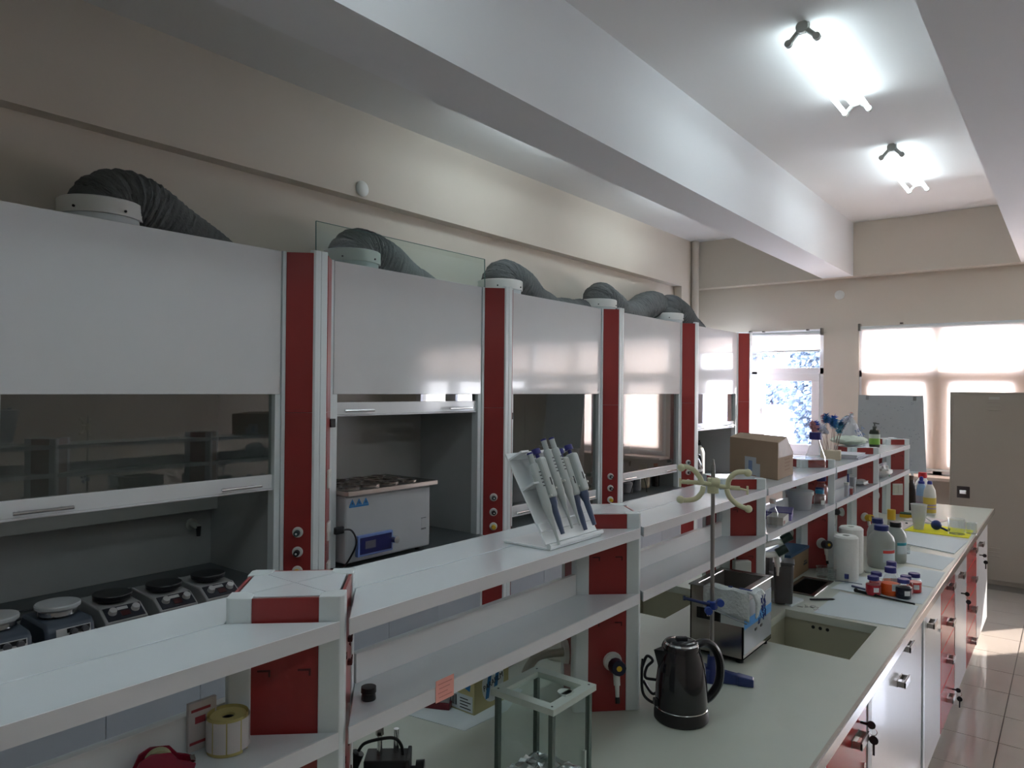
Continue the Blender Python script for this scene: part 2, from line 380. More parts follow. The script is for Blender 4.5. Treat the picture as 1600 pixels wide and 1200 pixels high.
# ============================================================ fume hoods
P, YC0 = 1.4811, 2.045          # pitch, start of first visible column
HT, PB, XF = 2.41, 1.722, -3.0
WT = .825                        # hood worktop height
def hood_column(i):
    """trapezoid service column between two hoods; local origin on floor at front plane, y = start"""
    lab = ['red service column at the left end of the fume hood row', 'red service column with white sockets, first from the left, between the two nearest fume hoods',
           'red service column with three knobs to the right of the hood that holds the water bath', 'red service column with three knobs directly right of the pipette stand',
           'red service column behind the cream burette clamp', 'red end column of the fume hood row beside the window'][i]
    y = YC0 + (i - 1) * P
    t = thing('service_column', lab, 'column', (XF, y, 0), group='service columns of the fume hoods')
    S = .10
    # outline: (0,0) -> (S,S) -> (S, S+.078) -> (0, .278)
    obj('end_strip', B(-.45, .004, -.012, .008, 0, HT + .002), alu_m, t, bev=.002)
    obj('end_strip', B(-.45, .004, 2 * S + .07, 2 * S + .09, 0, HT + .002), alu_m, t, bev=.002)
    obj('core', MB().prism([(-.45, .004), (-.01, .004), (S - .012, S), (S - .012, S + .078), (-.01, .274), (-.45, .274)], .0, HT - .01), alu_m, t)
    fp = MB().prism([(S - .02, S - .012), (S - .004, S - .001), (S + .002, S + .006), (S + .002, S + .03), (S - .001, S + .033), (S - .001, S + .037), (S + .002, S + .04), (S + .002, S + .072), (S - .004, S + .079), (S - .02, S + .09)], 0, HT + .012)
    obj('front_post', fp, alu_m, t, bev=.0015)
    for k, (a, b) in enumerate((((.004, .008), (S - .006, S - .002)), ((S - .006, S + .08), (.004, .27)))):
        ax, ay = a; bx, by = b; d = Vector((bx - ax, by - ay)).normalized(); n = Vector((d.y, -d.x)) * .004
        if n.x < 0: n = -n
        for z0, z1 in ((0.02, 1.6335), (1.6345, HT - .002)):
            obj('red_panel', MB().prism([(ax, ay), (bx, by), (bx + n.x, by + n.y), (ax + n.x, ay + n.y)], z0, z1), red_m, t, bev=.001)
    if i in (1, 2, 3, 4):
        for k, z in enumerate((1.058, .963, .871)):
            q = Vector((.056, .050, z)); nn = Vector((1, -1, 0)).normalized()
            m1 = [mat('knob_green', (.03, .06, .06), .4), black_m, yellow_m][k]
            kb = obj('knob_flange', MB().cyl(q, q + nn * .010, .026, .023, 20), plw_m, t, sm=True)
            obj('knob', MB().cyl(q + nn * .010, q + nn * .022, .010, .010).cyl(q + nn * .02, q + nn * .048, .015, .013), m1, kb, sm=True)
            obj('knob_dot', MB().cyl(q + nn * .048, q + nn * .049, .005), yellow_m if k == 2 else plw_m, kb)
    if i == 1:
        for z, dy in ((1.30, .0), (1.04, .03), (.84, .03)):
            p = Vector((S * .55, .225, z)); n2 = Vector((1, 1, 0)).normalized(); d2 = Vector((-1, 1, 0)).normalized()
            M = Matrix((tuple(d2) , tuple(n2), (0, 0, 1))).transposed().to_4x4(); M.translation = p
            sk = obj('socket', MB().box(-.04, .04, 0, .012, -.045, .045, M), plw_m, t, bev=.003)
    bx = MB().box(.0, .03, 0, .032, -.022, .022)
    if i < 5: obj('latch', bx, black_m, t, bev=.003, loc=(-.005, .262, 1.575))
    return t
for i in range(1, 6): hood_column(i)
hood_column(0)

hood_labels = ['large white fume hood at the left edge, sash low over a row of stirrers',
               'white fume hood with raised sash and a grey water bath inside',
               'white fume hood behind the pipette stand, sash nearly shut',
               'white fume hood fourth from the left, cream canister under its sash',
               'white fume hood at the far end next to the window, sash half open']
sash_z = [1.272, 1.613, .888, .978, 1.352]
YC = []
for i in range(5):
    y0 = YC0 + (i - 1) * P + .295 - .0; y1 = YC0 + i * P - .013
    yc = (y0 + y1) / 2; YC.append(yc); w = (y1 - y0) / 2
    t = thing('fume_hood', hood_labels[i], 'fume hood', (XF, yc, 0), group='fume hoods along the left wall')
    obj('fascia', B(-.02, -.002, -w + .004, w - .004, PB, HT), fascia_m, t, bev=.002)
    obj('side_wall', B(-.62, -.02, -w, -w + .012, WT, PB + .3), gray_m, t)
    obj('side_wall', B(-.62, -.02, w - .012, w, WT, PB + .3), gray_m, t)
    obj('back_wall', B(-.62, -.60, -w + .012, w - .012, WT, PB + .3), gray_m, t)
    obj('baffle', B(-.60, -.535, -w + .012, w - .012, 1.117, PB + .3), grayb_m, t, bev=.003)
    obj('hood_roof', B(-.72, -.02, -w, w, PB + .3, PB + .33).box(-.72, -.70, -w, w, PB + .33, 2.23), alu_m, t)
    obj('worktop', B(-.60, .185, -w + .012, w - .012, WT - .035, WT), hoodtop_m, t, bev=.003)
    for s in (-1, 1): obj('jamb', B(-.055, -.004, s * w - (.03 if s > 0 else 0), s * w + (0 if s > 0 else .03), WT, PB), alu_m, t, bev=.002)
    # sash
    sz = sash_z[i]
    sg = obj('sash', B(-.036, -.030, -w + .03, w - .03, sz + .06, PB + .02), sash_m, t, label='clear sliding glass sash')
    obj('sash_bar', B(-.05, -.022, -w + .024, w - .024, sz, sz + .066), white_m, sg, bev=.003)
    obj('sash_lip', B(-.06, -.018, -w + .024, w - .024, sz - .008, sz), edge_m, sg, bev=.002)
    for c in (-.42, .38):
        a, b = c - .10, c + .10
        hb = MB().cyl((.012, a, sz + .022), (.012, b, sz + .022), .0065, n=10)
        for q in (a + .03, b - .03): hb.cyl((-.022, q, sz + .022), (.012, q, sz + .022), .005, n=8)
        obj('sash_handle', hb, chrome_m, sg, sm=True)
    # base cabinet
    cb = obj('base_cabinet', B(-.58, -.008, -w + .005, w - .005, .10, WT - .036), alu_m, t)
    obj('plinth', B(-.55, -.04, -w + .01, w - .01, 0, .10), gray_m, t)
    nd = 3; dw = (2 * w - .01) / nd
    for k in range(nd):
        d = obj('door', B(-.007, .008, -w + .005 + k * dw + .0015, -w + .005 + (k + 1) * dw - .0015, .11, .74), bluegray_m, t, bev=.001)
    # service spout on the back wall
    sp = MB().cyl((-.535, .43, 1.055), (-.525, .43, 1.055), .03).cyl((-.525, .43, 1.055), (-.455, .43, 1.05), .013)
    so_ = obj('spout', sp, clip_m, t, sm=True)
    obj('spout_tip', MB().cyl((-.46, .43, 1.055), (-.46, .43, 1.005), .013, .010), black_m, so_, sm=True)

# exhaust ducts
coll = [('white exhaust collar of the first hood with its grey fabric hose at the far left', 0), ('second exhaust collar with fabric hose behind the glass sheet', 1),
        ('third exhaust collar with hose dipping toward the next one', 2), ('fourth exhaust collar whose hose rises again over the fifth', 3), ('last exhaust collar with hose running into the far corner', 4)]
HP = [
 [(-3.58, 0, 2.545), (-3.58, .005, 2.585), (-3.585, .05, 2.625), (-3.60, .15, 2.63), (-3.61, .30, 2.575), (-3.63, .55, 2.44), (-3.65, .85, 2.31), (-3.67, 1.15, 2.22)],
 [(-3.58, 0, 2.545), (-3.58, .005, 2.585), (-3.585, .05, 2.615), (-3.60, .15, 2.615), (-3.61, .30, 2.57), (-3.63, .55, 2.46), (-3.65, .85, 2.36), (-3.67, 1.15, 2.30)],
 [(-3.58, 0, 2.545), (-3.58, .005, 2.60), (-3.585, .05, 2.635), (-3.60, .15, 2.635), (-3.61, .30, 2.59), (-3.63, .55, 2.48), (-3.65, .80, 2.43), (-3.67, 1.1, 2.44), (-3.67, 1.3, 2.46)],
 [(-3.58, 0, 2.545), (-3.58, .005, 2.60), (-3.585, .05, 2.63), (-3.60, .15, 2.625), (-3.61, .30, 2.58), (-3.63, .52, 2.52), (-3.65, .80, 2.54), (-3.66, 1.05, 2.64), (-3.67, 1.28, 2.70), (-3.67, 1.48, 2.66)],
 [(-3.58, 0, 2.545), (-3.58, .005, 2.62), (-3.585, .05, 2.67), (-3.59, .15, 2.68), (-3.585, .28, 2.64), (-3.58, .45, 2.56), (-3.58, .62, 2.48), (-3.58, .76, 2.42)]]
for lab, i in coll:
    yc = YC[i]; t = thing('exhaust_duct', lab, 'duct', (0, yc, 0), group='exhaust ducts on top of the hoods')
    obj('neck', MB().lathe([(.165, 2.06), (.165, 2.56)], 28, Matrix.Translation((-3.58, 0, 0))), alu_m, t, sm=True)
    cb = obj('collar', MB().lathe([(.15, 2.53), (.178, 2.53), (.178, 2.60), (.172, 2.605), (.15, 2.605)], 36, Matrix.Translation((-3.58, 0, 0))), plw_m, t, sm=True)
    for a in (-1.0, .2): obj('screw', MB().cyl((-3.58 + .177 * math.cos(a), .177 * math.sin(a), 2.55), (-3.58 + .183 * math.cos(a), .183 * math.sin(a), 2.55), .006, n=8), black_m, cb)
    ph = random.random() * 6
    def rf(L, u, ph=ph): return .148 + (.0016 + .0045 * math.exp(-((L - .16) / .13) ** 2)) * math.sin(L * 2 * PI / .034 + ph) + .005 * math.sin(L * 17 + ph * 2)
    b = MB().tube(HP[i], .14, 28, rf=rf, sub=34)
    rr = random.Random(i + 3)
    b.v = [Vector(v) + Vector((rr.uniform(-1, 1), rr.uniform(-1, 1), rr.uniform(-1, 1))) * .0034 for v in b.v]
    obj('fabric_hose', b, hose_m, t, sm=True)

# glass sheet on top of the hoods
gs = thing('glass_sheet', 'large clear greenish glass sheet standing on the hoods in front of the second duct', 'glass sheet', (-3.20, 3.08, 2.055), rot=(0, -.02, 0))
obj('pane', B(-.003, .003, -.70, .70, 0, .595), sheet_m, gs)
obj('polished_edge', B(-.0032, .0032, -.702, -.70, 0, .595).box(-.0032, .0032, .70, .702, 0, .595).box(-.0032, .0032, -.70, .70, .595, .597), mat('glass_edge', (.12, .22, .2), .2), gs)

# ------------------------------------------------------------ things inside the hoods
def plate_grey(x, y, rz, label, cap=black_m):
    t = thing('hotplate_stirrer', label, 'stirrer', (x, y, WT), rz, 'magnetic stirrers in the first hood')
    lg = mat('stirrer_grey', (.30, .30, .30), .45)
    # front is +x; tapered side profile
    b = MB().prism([(-.13, 0.012), (.115, 0.012), (.13, .035), (.135, .045), (.07, .085), (-.12, .095), (-.135, .05)], -.078, .078, Matrix(((1, 0, 0, 0), (0, 0, 1, 0), (0, 1, 0, 0), (0, 0, 0, 1))))
    obj('body', b, lg, t, bev=.006)
    obj('foot_frame', B(-.12, .11, -.065, .065, 0, .014), lg, t, bev=.003)
    M = Matrix.Translation((.1035, 0, .066)) @ Matrix.Rotation(math.radians(32), 4, 'Y')
    pn = obj('control_panel', MB().box(-.033, .033, -.068, .068, -.001, .003, M), mat('panel_dark', (.02, .022, .03), .3), t, bev=.001)
    for s in (-.042, .042):
        q0 = M @ Vector((-.004, s, .003)); q1 = M @ Vector((-.004, s, .019)); obj('dial', MB().cyl(q0, q1, .0155, .0135), mat('dial_grey', (.42, .42, .42), .4), pn, sm=True)
    obj('switch', MB().box(-.003, .02, -.014, .018, .003, .006, M), mat('switch_red', (.05, .01, .01), .4), pn)
    obj('sticker', MB().box(-.026, -.012, -.02, .018, .003, .0045, M), mat('label_grey', (.45, .45, .45), .5), pn)
    obj('plate', MB().lathe([(.05, .09), (.06, .10), (.068, .104), (.07, .118), (.068, .121), (.001, .121)], 28), cap, t, sm=True)
    return t
def plate_blue(x, y, rz, label):
    t = thing('hotplate_stirrer', label, 'stirrer', (x, y, WT), rz, 'magnetic stirrers in the first hood')
    sb = mat('stirrer_slate', (.060, .075, .10), .4)
    b = MB().prism([(-.12, 0), (.115, 0), (.125, .02), (.118, .066), (.095, .082), (-.1, .086), (-.125, .05)], -.082, .082, Matrix(((1, 0, 0, 0), (0, 0, 1, 0), (0, 1, 0, 0), (0, 0, 0, 1))))
    obj('body', b, sb, t, bev=.014, sm=True)
    M = Matrix.Translation((.1205, .005, .048)) @ Matrix.Rotation(math.radians(82), 4, 'Y')
    pn = obj('control_panel', MB().box(-.016, .016, -.055, .06, 0, .003, M), mat('label_grey', (.45, .45, .45), .5), t, bev=.0012)
    obj('dark_inset', MB().box(-.013, .002, -.02, .056, .003, .004, M), black_m, pn)
    for s in (0.0, .038): obj('dial', MB().cyl(M @ Vector((0, s, .003)), M @ Vector((0, s, .018)), .0125, .011), mat('dial_dark', (.09, .09, .1), .4), pn, sm=True)
    obj('plate', MB().lathe([(.05, .10), (.062, .104), (.068, .112), (.074, .116), (.075, .126), (.072, .130), (.001, .130)], 28), mat('plate_white', (.42, .44, .45), .3), t, sm=True)
    obj('plate_ring', MB().lathe([(.045, .085), (.066, .092), (.066, .108), (.05, .108)], 28), chrome_m, t, sm=True)
    return t
rzs = .0
plate_grey(-2.965, 1.652, rzs, 'grey stirrer with black top, closest to the red column')
plate_grey(-2.96, 1.458, rzs, 'grey stirrer with black top, middle of the three black-topped ones')
plate_grey(-2.965, 1.258, rzs, 'grey stirrer with black top, next to the white-topped stirrer')
plate_blue(-2.955, 1.062, .02, 'slate blue stirrer with a white round top plate, fully visible')
plate_blue(-2.95, .862, -.02, 'slate blue stirrer cut off by the left edge of the photo')
def cable(name, pts, label, m=black_m, r=.004, cat='cable', sub=8):
    o = obj(name, MB().tube(pts, r, 8, sub=sub), m, sm=True); return tag(o, label, cat)
z = WT + .005
cable('power_cable', [(-3.09, .93, z + .03), (-3.25, .95, z), (-3.38, 1.05, z), (-3.35, 1.18, z), (-3.2, 1.16, z), (-3.09, 1.12, z + .02)], 'black cable curling behind the slate blue stirrers')
cable('power_cable', [(-3.10, .99, z + .05), (-3.2, .98, z + .01), (-3.12, .965, z), (-2.9, .96, z), (-2.83, .95, z)], 'black cable crossing between the two slate blue stirrers')
cable('power_cable', [(-3.11, 1.27, z + .05), (-3.25, 1.3, z + .05), (-3.32, 1.4, z + .03), (-3.28, 1.6, z + .02), (-3.42, 1.75, z)], 'black cable arching behind the black-topped stirrers')
cable('power_cable', [(-2.823, 1.05, z), (-2.822, 1.055, z + .035), (-2.822, 1.085, z + .045), (-2.822, 1.115, z + .03), (-2.823, 1.125, z)], 'short black cable loop in front of the white-topped stirrer')

# water bath
wb = thing('water_bath', 'large grey water bath with blue control panel inside the second hood', 'water bath', (-3.12, 2.695, WT))
gb = mat('bath_grey', (.40, .42, .44), .4); hx, hy, hh = .17, .31, .37
obj('body', B(-.24, hx, -hy, hy, .02, hh), gb, wb, bev=.012)
for a in (-.2, .13):
    for b_ in (-.25, .25): obj('foot', MB().cyl((a, b_, 0), (a, b_, .02), .016), black_m, wb)
lid = obj('lid', B(-.255, hx + .03, -hy - .005, hy + .03, hh + .003, hh + .026), mat('lid_edge', (.55, .47, .43), .3, metal=.6), wb, bev=.002)
obj('lid_top', B(-.245, hx + .02, -hy - .003, hy + .025, hh + .026, hh + .028), mat('lid_dark', (.04, .03, .028), .25, metal=.5), lid)
for a in (-.17, -.04, .09):
    for b_ in (-.22, -.08, .06, .20):
        obj('ring', MB().lathe([(.038, hh + .028), (.055, hh + .028), (.055, hh + .036), (.038, hh + .036), (.038, hh + .028)], 20, Matrix.Translation((a, b_, 0)), cap=False), steel_m, lid, sm=True)
pf = obj('control_panel', B(hx, hx + .024, -.243, .0, .048, .158), mat('panel_blue_edge', (.14, .22, .50), .35), wb, bev=.004)
obj('display_face', B(hx + .024, hx + .0255, -.230, -.012, .060, .146), mat('panel_blue', (.012, .014, .10), .25), pf)
obj('display', B(hx + .0255, hx + .0265, -.195, -.125, .085, .125), mat('display_grey', (.10, .10, .14), .3), pf)
obj('dial', MB().cyl((hx + .02, .006, .105), (hx + .050, .006, .105), .022, .019), chrome_m, pf, sm=True)
tri_m = mat('warning_blue', (.01, .16, .42), .5)
for k in range(3):
    y = -.285 + k * .045
    tr_ = obj('warning_triangle', MB().prism([(y, .318), (y + .040, .318), (y + .020, .352)], 0, .0015, Matrix(((0, 0, 1, hx), (1, 0, 0, 0), (0, 1, 0, 0), (0, 0, 0, 1)))), tri_m, wb)
    obj('triangle_mark', MB().prism([(y + .015, .326), (y + .025, .326), (y + .020, .340)], .0015, .0022, Matrix(((0, 0, 1, hx), (1, 0, 0, 0), (0, 1, 0, 0), (0, 0, 0, 1)))), mat('warning_dark', (.03, .04, .06), .5), tr_)
obj('warning_band', B(hx, hx + .0015, -.285, -.155, .308, .317), tri_m, wb)
obj('maker_plate', B(hx, hx + .001, .24, .27, .13, .19), gb, wb)
for k, zz in enumerate((.185, .125, .12)): obj('print_line', B(hx + .001, hx + .0016, .235, .275, zz, zz + .003), mat('print_dark', (.05, .05, .06), .6), wb)
pl = thing('plug', 'black plug and cord in the white socket beside the water bath', 'plug', (-2.93, 2.295, 1.035))
obj('plug_body', MB().box(.0, .02, .0, .055, -.018, .018), black_m, pl, bev=.005)
obj('cord', MB().tube([(.01, .05, 0), (.02, .10, -.01), (.03, .125, -.07), (.0, .12, -.14), (-.03, .09, -.20), (-.05, .02, -.205)], .005, 8), black_m, pl, sm=True)

# contents of hoods 4 and 5
ct = thing('canister', 'cream plastic canister under the sash of the fourth hood', 'canister', (-3.25, 6.20, WT))
obj('body', MB().lathe([(.06, 0), (.065, .01), (.065, .15), (.055, .165), (.035, .175), (.035, .20)], 22), mat('canister_cream', (.55, .48, .36), .5), ct, sm=True)
obj('cap', MB().lathe([(.04, .195), (.04, .225), (.001, .225)], 22), mat('cap_cream', (.5, .45, .38), .5), ct, sm=True)
for k, (yy, hgt, r, m_, lb, cp) in enumerate([(5.98, .17, .04, mat('flask_grey', (.25, .25, .27), .3), 'grey flask left of the cream canister in the fourth hood', blue_m), (6.36, .22, .038, mat('dark_bottle', (.02, .012, .01), .2), 'dark bottle with red cap right of the cream canister', mat('cap_red', (.4, .03, .02), .4)), (5.80, .12, .05, mat('flask_white', (.42, .42, .44), .3), 'white round jar leftmost in the fourth hood', plw_m)]):
    bt = thing('jar', lb, 'jar', (-3.2, yy, WT))
    obj('body', MB().lathe([(r * .95, 0), (r, .01), (r, hgt * .7), (r * .5, hgt * .85), (r * .5, hgt * .9)], 20), m_, bt, sm=True)
    obj('cap', MB().lathe([(r * .55, hgt * .88), (r * .55, hgt), (.001, hgt)], 16), cp, bt, sm=True)
cable('hose_loop', [(-3.12, 5.72, WT + .01), (-3.08, 5.73, WT + .14), (-3.06, 5.80, WT + .18), (-3.05, 5.86, WT + .1), (-3.04, 5.87, WT + .01)], 'thin black hose arching over the jars in the fourth hood')
cable('hose_loop', [(-3.12, 4.86, WT + .01), (-3.06, 4.88, WT + .09), (-3.06, 4.98, WT + .08), (-3.08, 5.02, WT + .01)], 'thin black hose in the hood behind the pipette stand')
wbt = thing('wash_bottle', 'white bottle with black cap in the hood next to the window', 'bottle', (-3.30, 7.62, WT))
obj('body', MB().lathe([(.055, 0), (.06, .01), (.06, .24), (.045, .29), (.022, .31), (.022, .325)], 22), plw_m, wbt, sm=True)
obj('cap', MB().lathe([(.027, .32), (.027, .35), (.012, .36), (.012, .375), (.001, .375)], 16), black_m, wbt, sm=True)
bf = thing('black_flask', 'black round vessel with handle in the hood next to the window', 'vessel', (-3.12, 7.02, WT))
obj('body', MB().lathe([(.085, 0), (.105, .02), (.11, .14), (.08, .22), (.04, .26), (.04, .29)], 26), mat('vessel_black', (.03, .03, .04), .2), bf, sm=True)
obj('cap', MB().lathe([(.045, .285), (.045, .32), (.001, .32)], 20), black_m, bf, sm=True)
obj('handle', MB().tube([(.02, .05, .26), (.03, .12, .25), (.03, .15, .16), (.02, .12, .06)], .011, 8), black_m, bf, sm=True)
obj('band', MB().lathe([(.108, .10), (.112, .10), (.112, .125), (.108, .125)], 26), plw_m, bf, sm=True)

# ============================================================ island bench
BX0, BX1, BY0, BY1, BZ = -1.612, -.474, -1.9, 6.40, .90
holes = [(-.895, -.565, 2.49, 2.905), (-1.53, -1.21, 2.49, 2.93), (-.972, -.868, 3.165, 3.44)]
def slab(x0, x1, y0, y1, z0, z1, holes):
    X = sorted({x0, x1, *[h[0] for h in holes], *[h[1] for h in holes]}); Y = sorted({y0, y1, *[h[2] for h in holes], *[h[3] for h in holes]})
    inh = lambda x, y: any(h[0] < x < h[1] and h[2] < y < h[3] for h in holes) or not (x0 < x < x1 and y0 < y < y1)
    m = MB()
    for a, b in zip(X[:-1], X[1:]):
        for c, d in zip(Y[:-1], Y[1:]):
            if inh((a + b) / 2, (c + d) / 2): continue
            m.add([(a, c, z1), (b, c, z1), (b, d, z1), (a, d, z1)], [(0, 1, 2, 3)]); m.add([(a, c, z0), (b, c, z0), (b, d, z0), (a, d, z0)], [(3, 2, 1, 0)])
            e = 1e-4
            for (p, q, tx, ty) in (((a, c), (b, c), (a + b) / 2, c - e), ((b, c), (b, d), b + e, (c + d) / 2), ((b, d), (a, d), (a + b) / 2, d + e), ((a, d), (a, c), a - e, (c + d) / 2)):
                if inh(tx, ty): m.add([(*p, z0), (*q, z0), (*q, z1), (*p, z1)], [(0, 1, 2, 3)])
    bm = bmesh.new(); vs = [bm.verts.new(v) for v in m.v]
    for f in m.f: bm.faces.new([vs[i] for i in f])
    bmesh.ops.remove_doubles(bm, verts=bm.verts, dist=1e-5)
    r = MB(); bm.verts.index_update(); r.v = [tuple(v.co) for v in bm.verts]; r.f = [[v.index for v in f.verts] for f in bm.faces]; bm.free(); return r
wt = thing('bench_worktop', 'long cream island worktop running down the middle of the lab', 'worktop', (0, 0, 0))
obj('slab', slab(BX0, BX1, BY0, BY1, BZ - .03, BZ, holes), bench_m, wt)
obj('edge_trim', B(BX1 + .0, BX1 + .010, BY0, BY1, BZ - .032, BZ + .002), trimw_m, wt, bev=.002, label='brown metal-lined edge strip')
obj('edge_lip', B(BX1 + .010, BX1 + .014, BY0, BY1, BZ - .028, BZ + .003), steel_m, wt)
obj('edge_trim', B(BX0 - .012, BX0, BY0, BY1, BZ - .032, BZ + .002), trimw_m, wt, bev=.002)
def sink(h, lab, rear):
    x0, x1, y0, y1 = h; t = thing('sink', lab, 'sink', ((x0 + x1) / 2, (y0 + y1) / 2, BZ - .03)); w, d = (x1 - x0) / 2, (y1 - y0) / 2; D = .27
    m = MB().box(-w - .02, w + .02, -d - .02, d + .02, -D - .012, -D)
    m.box(-w - .02, -w - .004, -d - .02, d + .02, -D, -.001); m.box(w + .004, w + .02, -d - .02, d + .02, -D, -.001)
    m.box(-w - .004, w + .004, -d - .02, -d - .004, -D, -.001); m.box(-w - .004, w + .004, d + .004, d + .02, -D, -.001)
    obj('basin', m, sink_m, t)
    for k in (-1, 0, 1): obj('overflow_hole', MB().cyl((k * .026 + rear, d + .003, -.02), (k * .026 + rear, d + .006, -.02), .0065, n=12), black_m, t)
    obj('drain', MB().lathe([(.035, -D), (.03, -D + .004), (.001, -D + .002)], 20), steel_m, t, sm=True)
sink(holes[0], 'deep cream sink in the near side of the island worktop', -.035)
sink(holes[1], 'cream sink on the far side of the island behind the shelf', .10)
h = holes[2]; cs = thing('cup_sink', 'small stainless steel drip sink behind the dark grey jug', 'sink', ((h[0] + h[1]) / 2, (h[2] + h[3]) / 2, BZ))
w, d = (h[1] - h[0]) / 2, (h[3] - h[2]) / 2
rim = MB().box(-w - .016, -w + .002, -d - .016, d + .016, 0, .005).box(w - .002, w + .016, -d - .016, d + .016, 0, .005).box(-w, w, -d - .016, -d + .002, 0, .005).box(-w, w, d - .002, d + .016, 0, .005)
obj('rim', rim, steel_m, cs, bev=.002)
bs = MB().box(-w + .001, w - .001, -d + .001, d - .001, -.12, -.117)
for q in ((-w + .001, -w + .003, -d + .001, d - .001), (w - .003, w - .001, -d + .001, d - .001), (-w + .001, w - .001, -d + .001, -d + .003), (-w + .001, w - .001, d - .003, d - .001)): bs.box(*q, -.12, 0)
obj('bowl', bs, steel_m, cs)

# cabinets below
def pull(parent, y, z, vertical=False, tilt=0.):
    m = MB().box(0, .004, -.045, .045, -.012, .012).box(.004, .03, -.045, -.04, -.010, .010).box(.004, .03, .04, .045, -.010, .010).box(.024, .03, -.045, .045, -.012, .014)
    return obj('handle', m, mat('satin_nickel', (.45, .43, .42), .25, metal=.9), parent, bev=.001, loc=(.0, y, z))
CX = -.505
def cabinet(y0, y1, kind, m, lab, handle=None, extra=None):
    """unit with front at CX facing +x; local origin at near lower corner"""
    t = thing('base_cabinet', lab, 'cabinet', (CX, y0, 0), group='base cabinets under the island'); w = y1 - y0
    if kind == 'panel':
        obj('carcass', B(-.515, -.018, .002, w - .002, .09, .56), white_m, t); obj('front_rail', B(-.03, -.018, .002, w - .002, .56, BZ - .034), white_m, t)
    else: obj('carcass', B(-.515, -.018, .002, w - .002, .09, BZ - .034), white_m, t)
    obj('kick_plate', B(-.5, -.05, .002, w - .002, 0.002, .09), alu_m, t)
    if kind == 'drawers':
        zs = [.10, .30, .495, .68, .858]
        for k in range(4):
            d = obj('drawer', B(-.018, 0, .004, w - .004, zs[k] + .002, zs[k + 1] - .002), m, t, bev=.0015); pull(d, w / 2, (zs[k] + zs[k + 1]) / 2)
    elif kind == 'door':
        d = obj('door', B(-.018, 0, .004, w - .004, .10, .856), m, t, bev=.0015); pull(d, w / 2 if handle is None else handle, .74)
        obj('lock', MB().cyl((0, w - .05, .62), (.006, w - .05, .62), .009), chrome_m, d, sm=True)
    elif kind == 'panel':
        d = obj('door', B(-.018, 0, .004, .60, .10, .856), m, t, bev=.0015); pull(d, .46, .70); pull(d, .56, .80)
        obj('side_panel', B(-.018, -.002, .605, w - .004, .10, .856), m, t, bev=.0015)
    return t
def keys(y, z, lab):
    t = thing('key_bunch', lab, 'keys', (CX + .001, y, z))
    obj('key', MB().cyl((0, 0, 0), (.022, 0, 0), .004).lathe([(.012, -.0015), (.012, .0015)], 14, Matrix.Translation((.03, 0, 0)) @ Matrix.Rotation(PI / 2, 4, 'X')), black_m, t, sm=True)
    obj('ring', MB().tube([(.034 + .012 * math.cos(a), .0, -.018 + .012 * math.sin(a)) for a in [k * PI / 5 for k in range(11)]], .001, 6, sub=1), steel_m, t, sm=True)
    obj('spare_key', MB().lathe([(.013, -.0015), (.013, .0015)], 14, Matrix.Translation((.036, .004, -.045)) @ Matrix.Rotation(PI / 2, 4, 'X')).box(.033, .039, .003, .005, -.09, -.055), black_m, t, sm=True)
cabinet(1.06, 1.53, 'door', white_m, 'white cabinet door below the kettle end of the worktop, partly out of frame')
cabinet(1.53, 1.99, 'door', white_m, 'white cabinet at the bottom edge of the photo left of the red door')
cabinet(1.995, 2.45, 'door', redd_m, 'glossy red cabinet door with keys at the bottom right', .30)
pt = thing('filler_strip', 'grey upright strip right of the glossy red door', 'trim', (CX, 2.455, 0)); obj('strip', B(-.3, .003, 0, .05, .002, BZ - .034), alu_m, pt)
cabinet(2.51, 3.49, 'panel', white_m, 'wide white sink cabinet under the near sink')
pt = thing('filler_strip', 'grey upright strip right of the sink cabinet', 'trim', (CX, 3.495, 0)); obj('strip', B(-.3, .003, 0, .045, .002, BZ - .034), alu_m, pt)
cabinet(3.545, 4.03, 'door', white_m, 'white door cabinet between the sink cabinet and the first red drawers', .10)
cabinet(4.035, 4.535, 'drawers', redd_m, 'nearer stack of four glossy red drawers')
cabinet(4.56, 5.085, 'door', white_m, 'white door cabinet between the two red drawer stacks', .16)
cabinet(5.09, 5.63, 'drawers', redd_m, 'farther stack of four glossy red drawers')
cabinet(5.65, 6.38, 'door', white_m, 'white door cabinet at the far end of the island', .12)
keys(2.36, .765, 'black keys hanging in the lock of the glossy red door')
keys(4.42, .20, 'keys hanging at the lowest drawer of the nearer red stack')
keys(4.80, .62, 'black keys in the white door between the red drawer stacks')
keys(5.80, .66, 'black keys in the white door at the far end of the island')
rb = thing('rear_cabinets', 'white cabinet run on the hidden far side of the island', 'cabinet', (BX0, 0, 0))
obj('carcass', B(.03, .50, BY0 + .05, BY1 - .03, .09, BZ - .34), white_m, rb); obj('plinth', B(.07, .48, BY0 + .06, BY1 - .05, .002, .09), alu_m, rb)
obj('rail', B(.03, .05, BY0 + .05, BY1 - .03, BZ - .34, BZ - .034), white_m, rb)

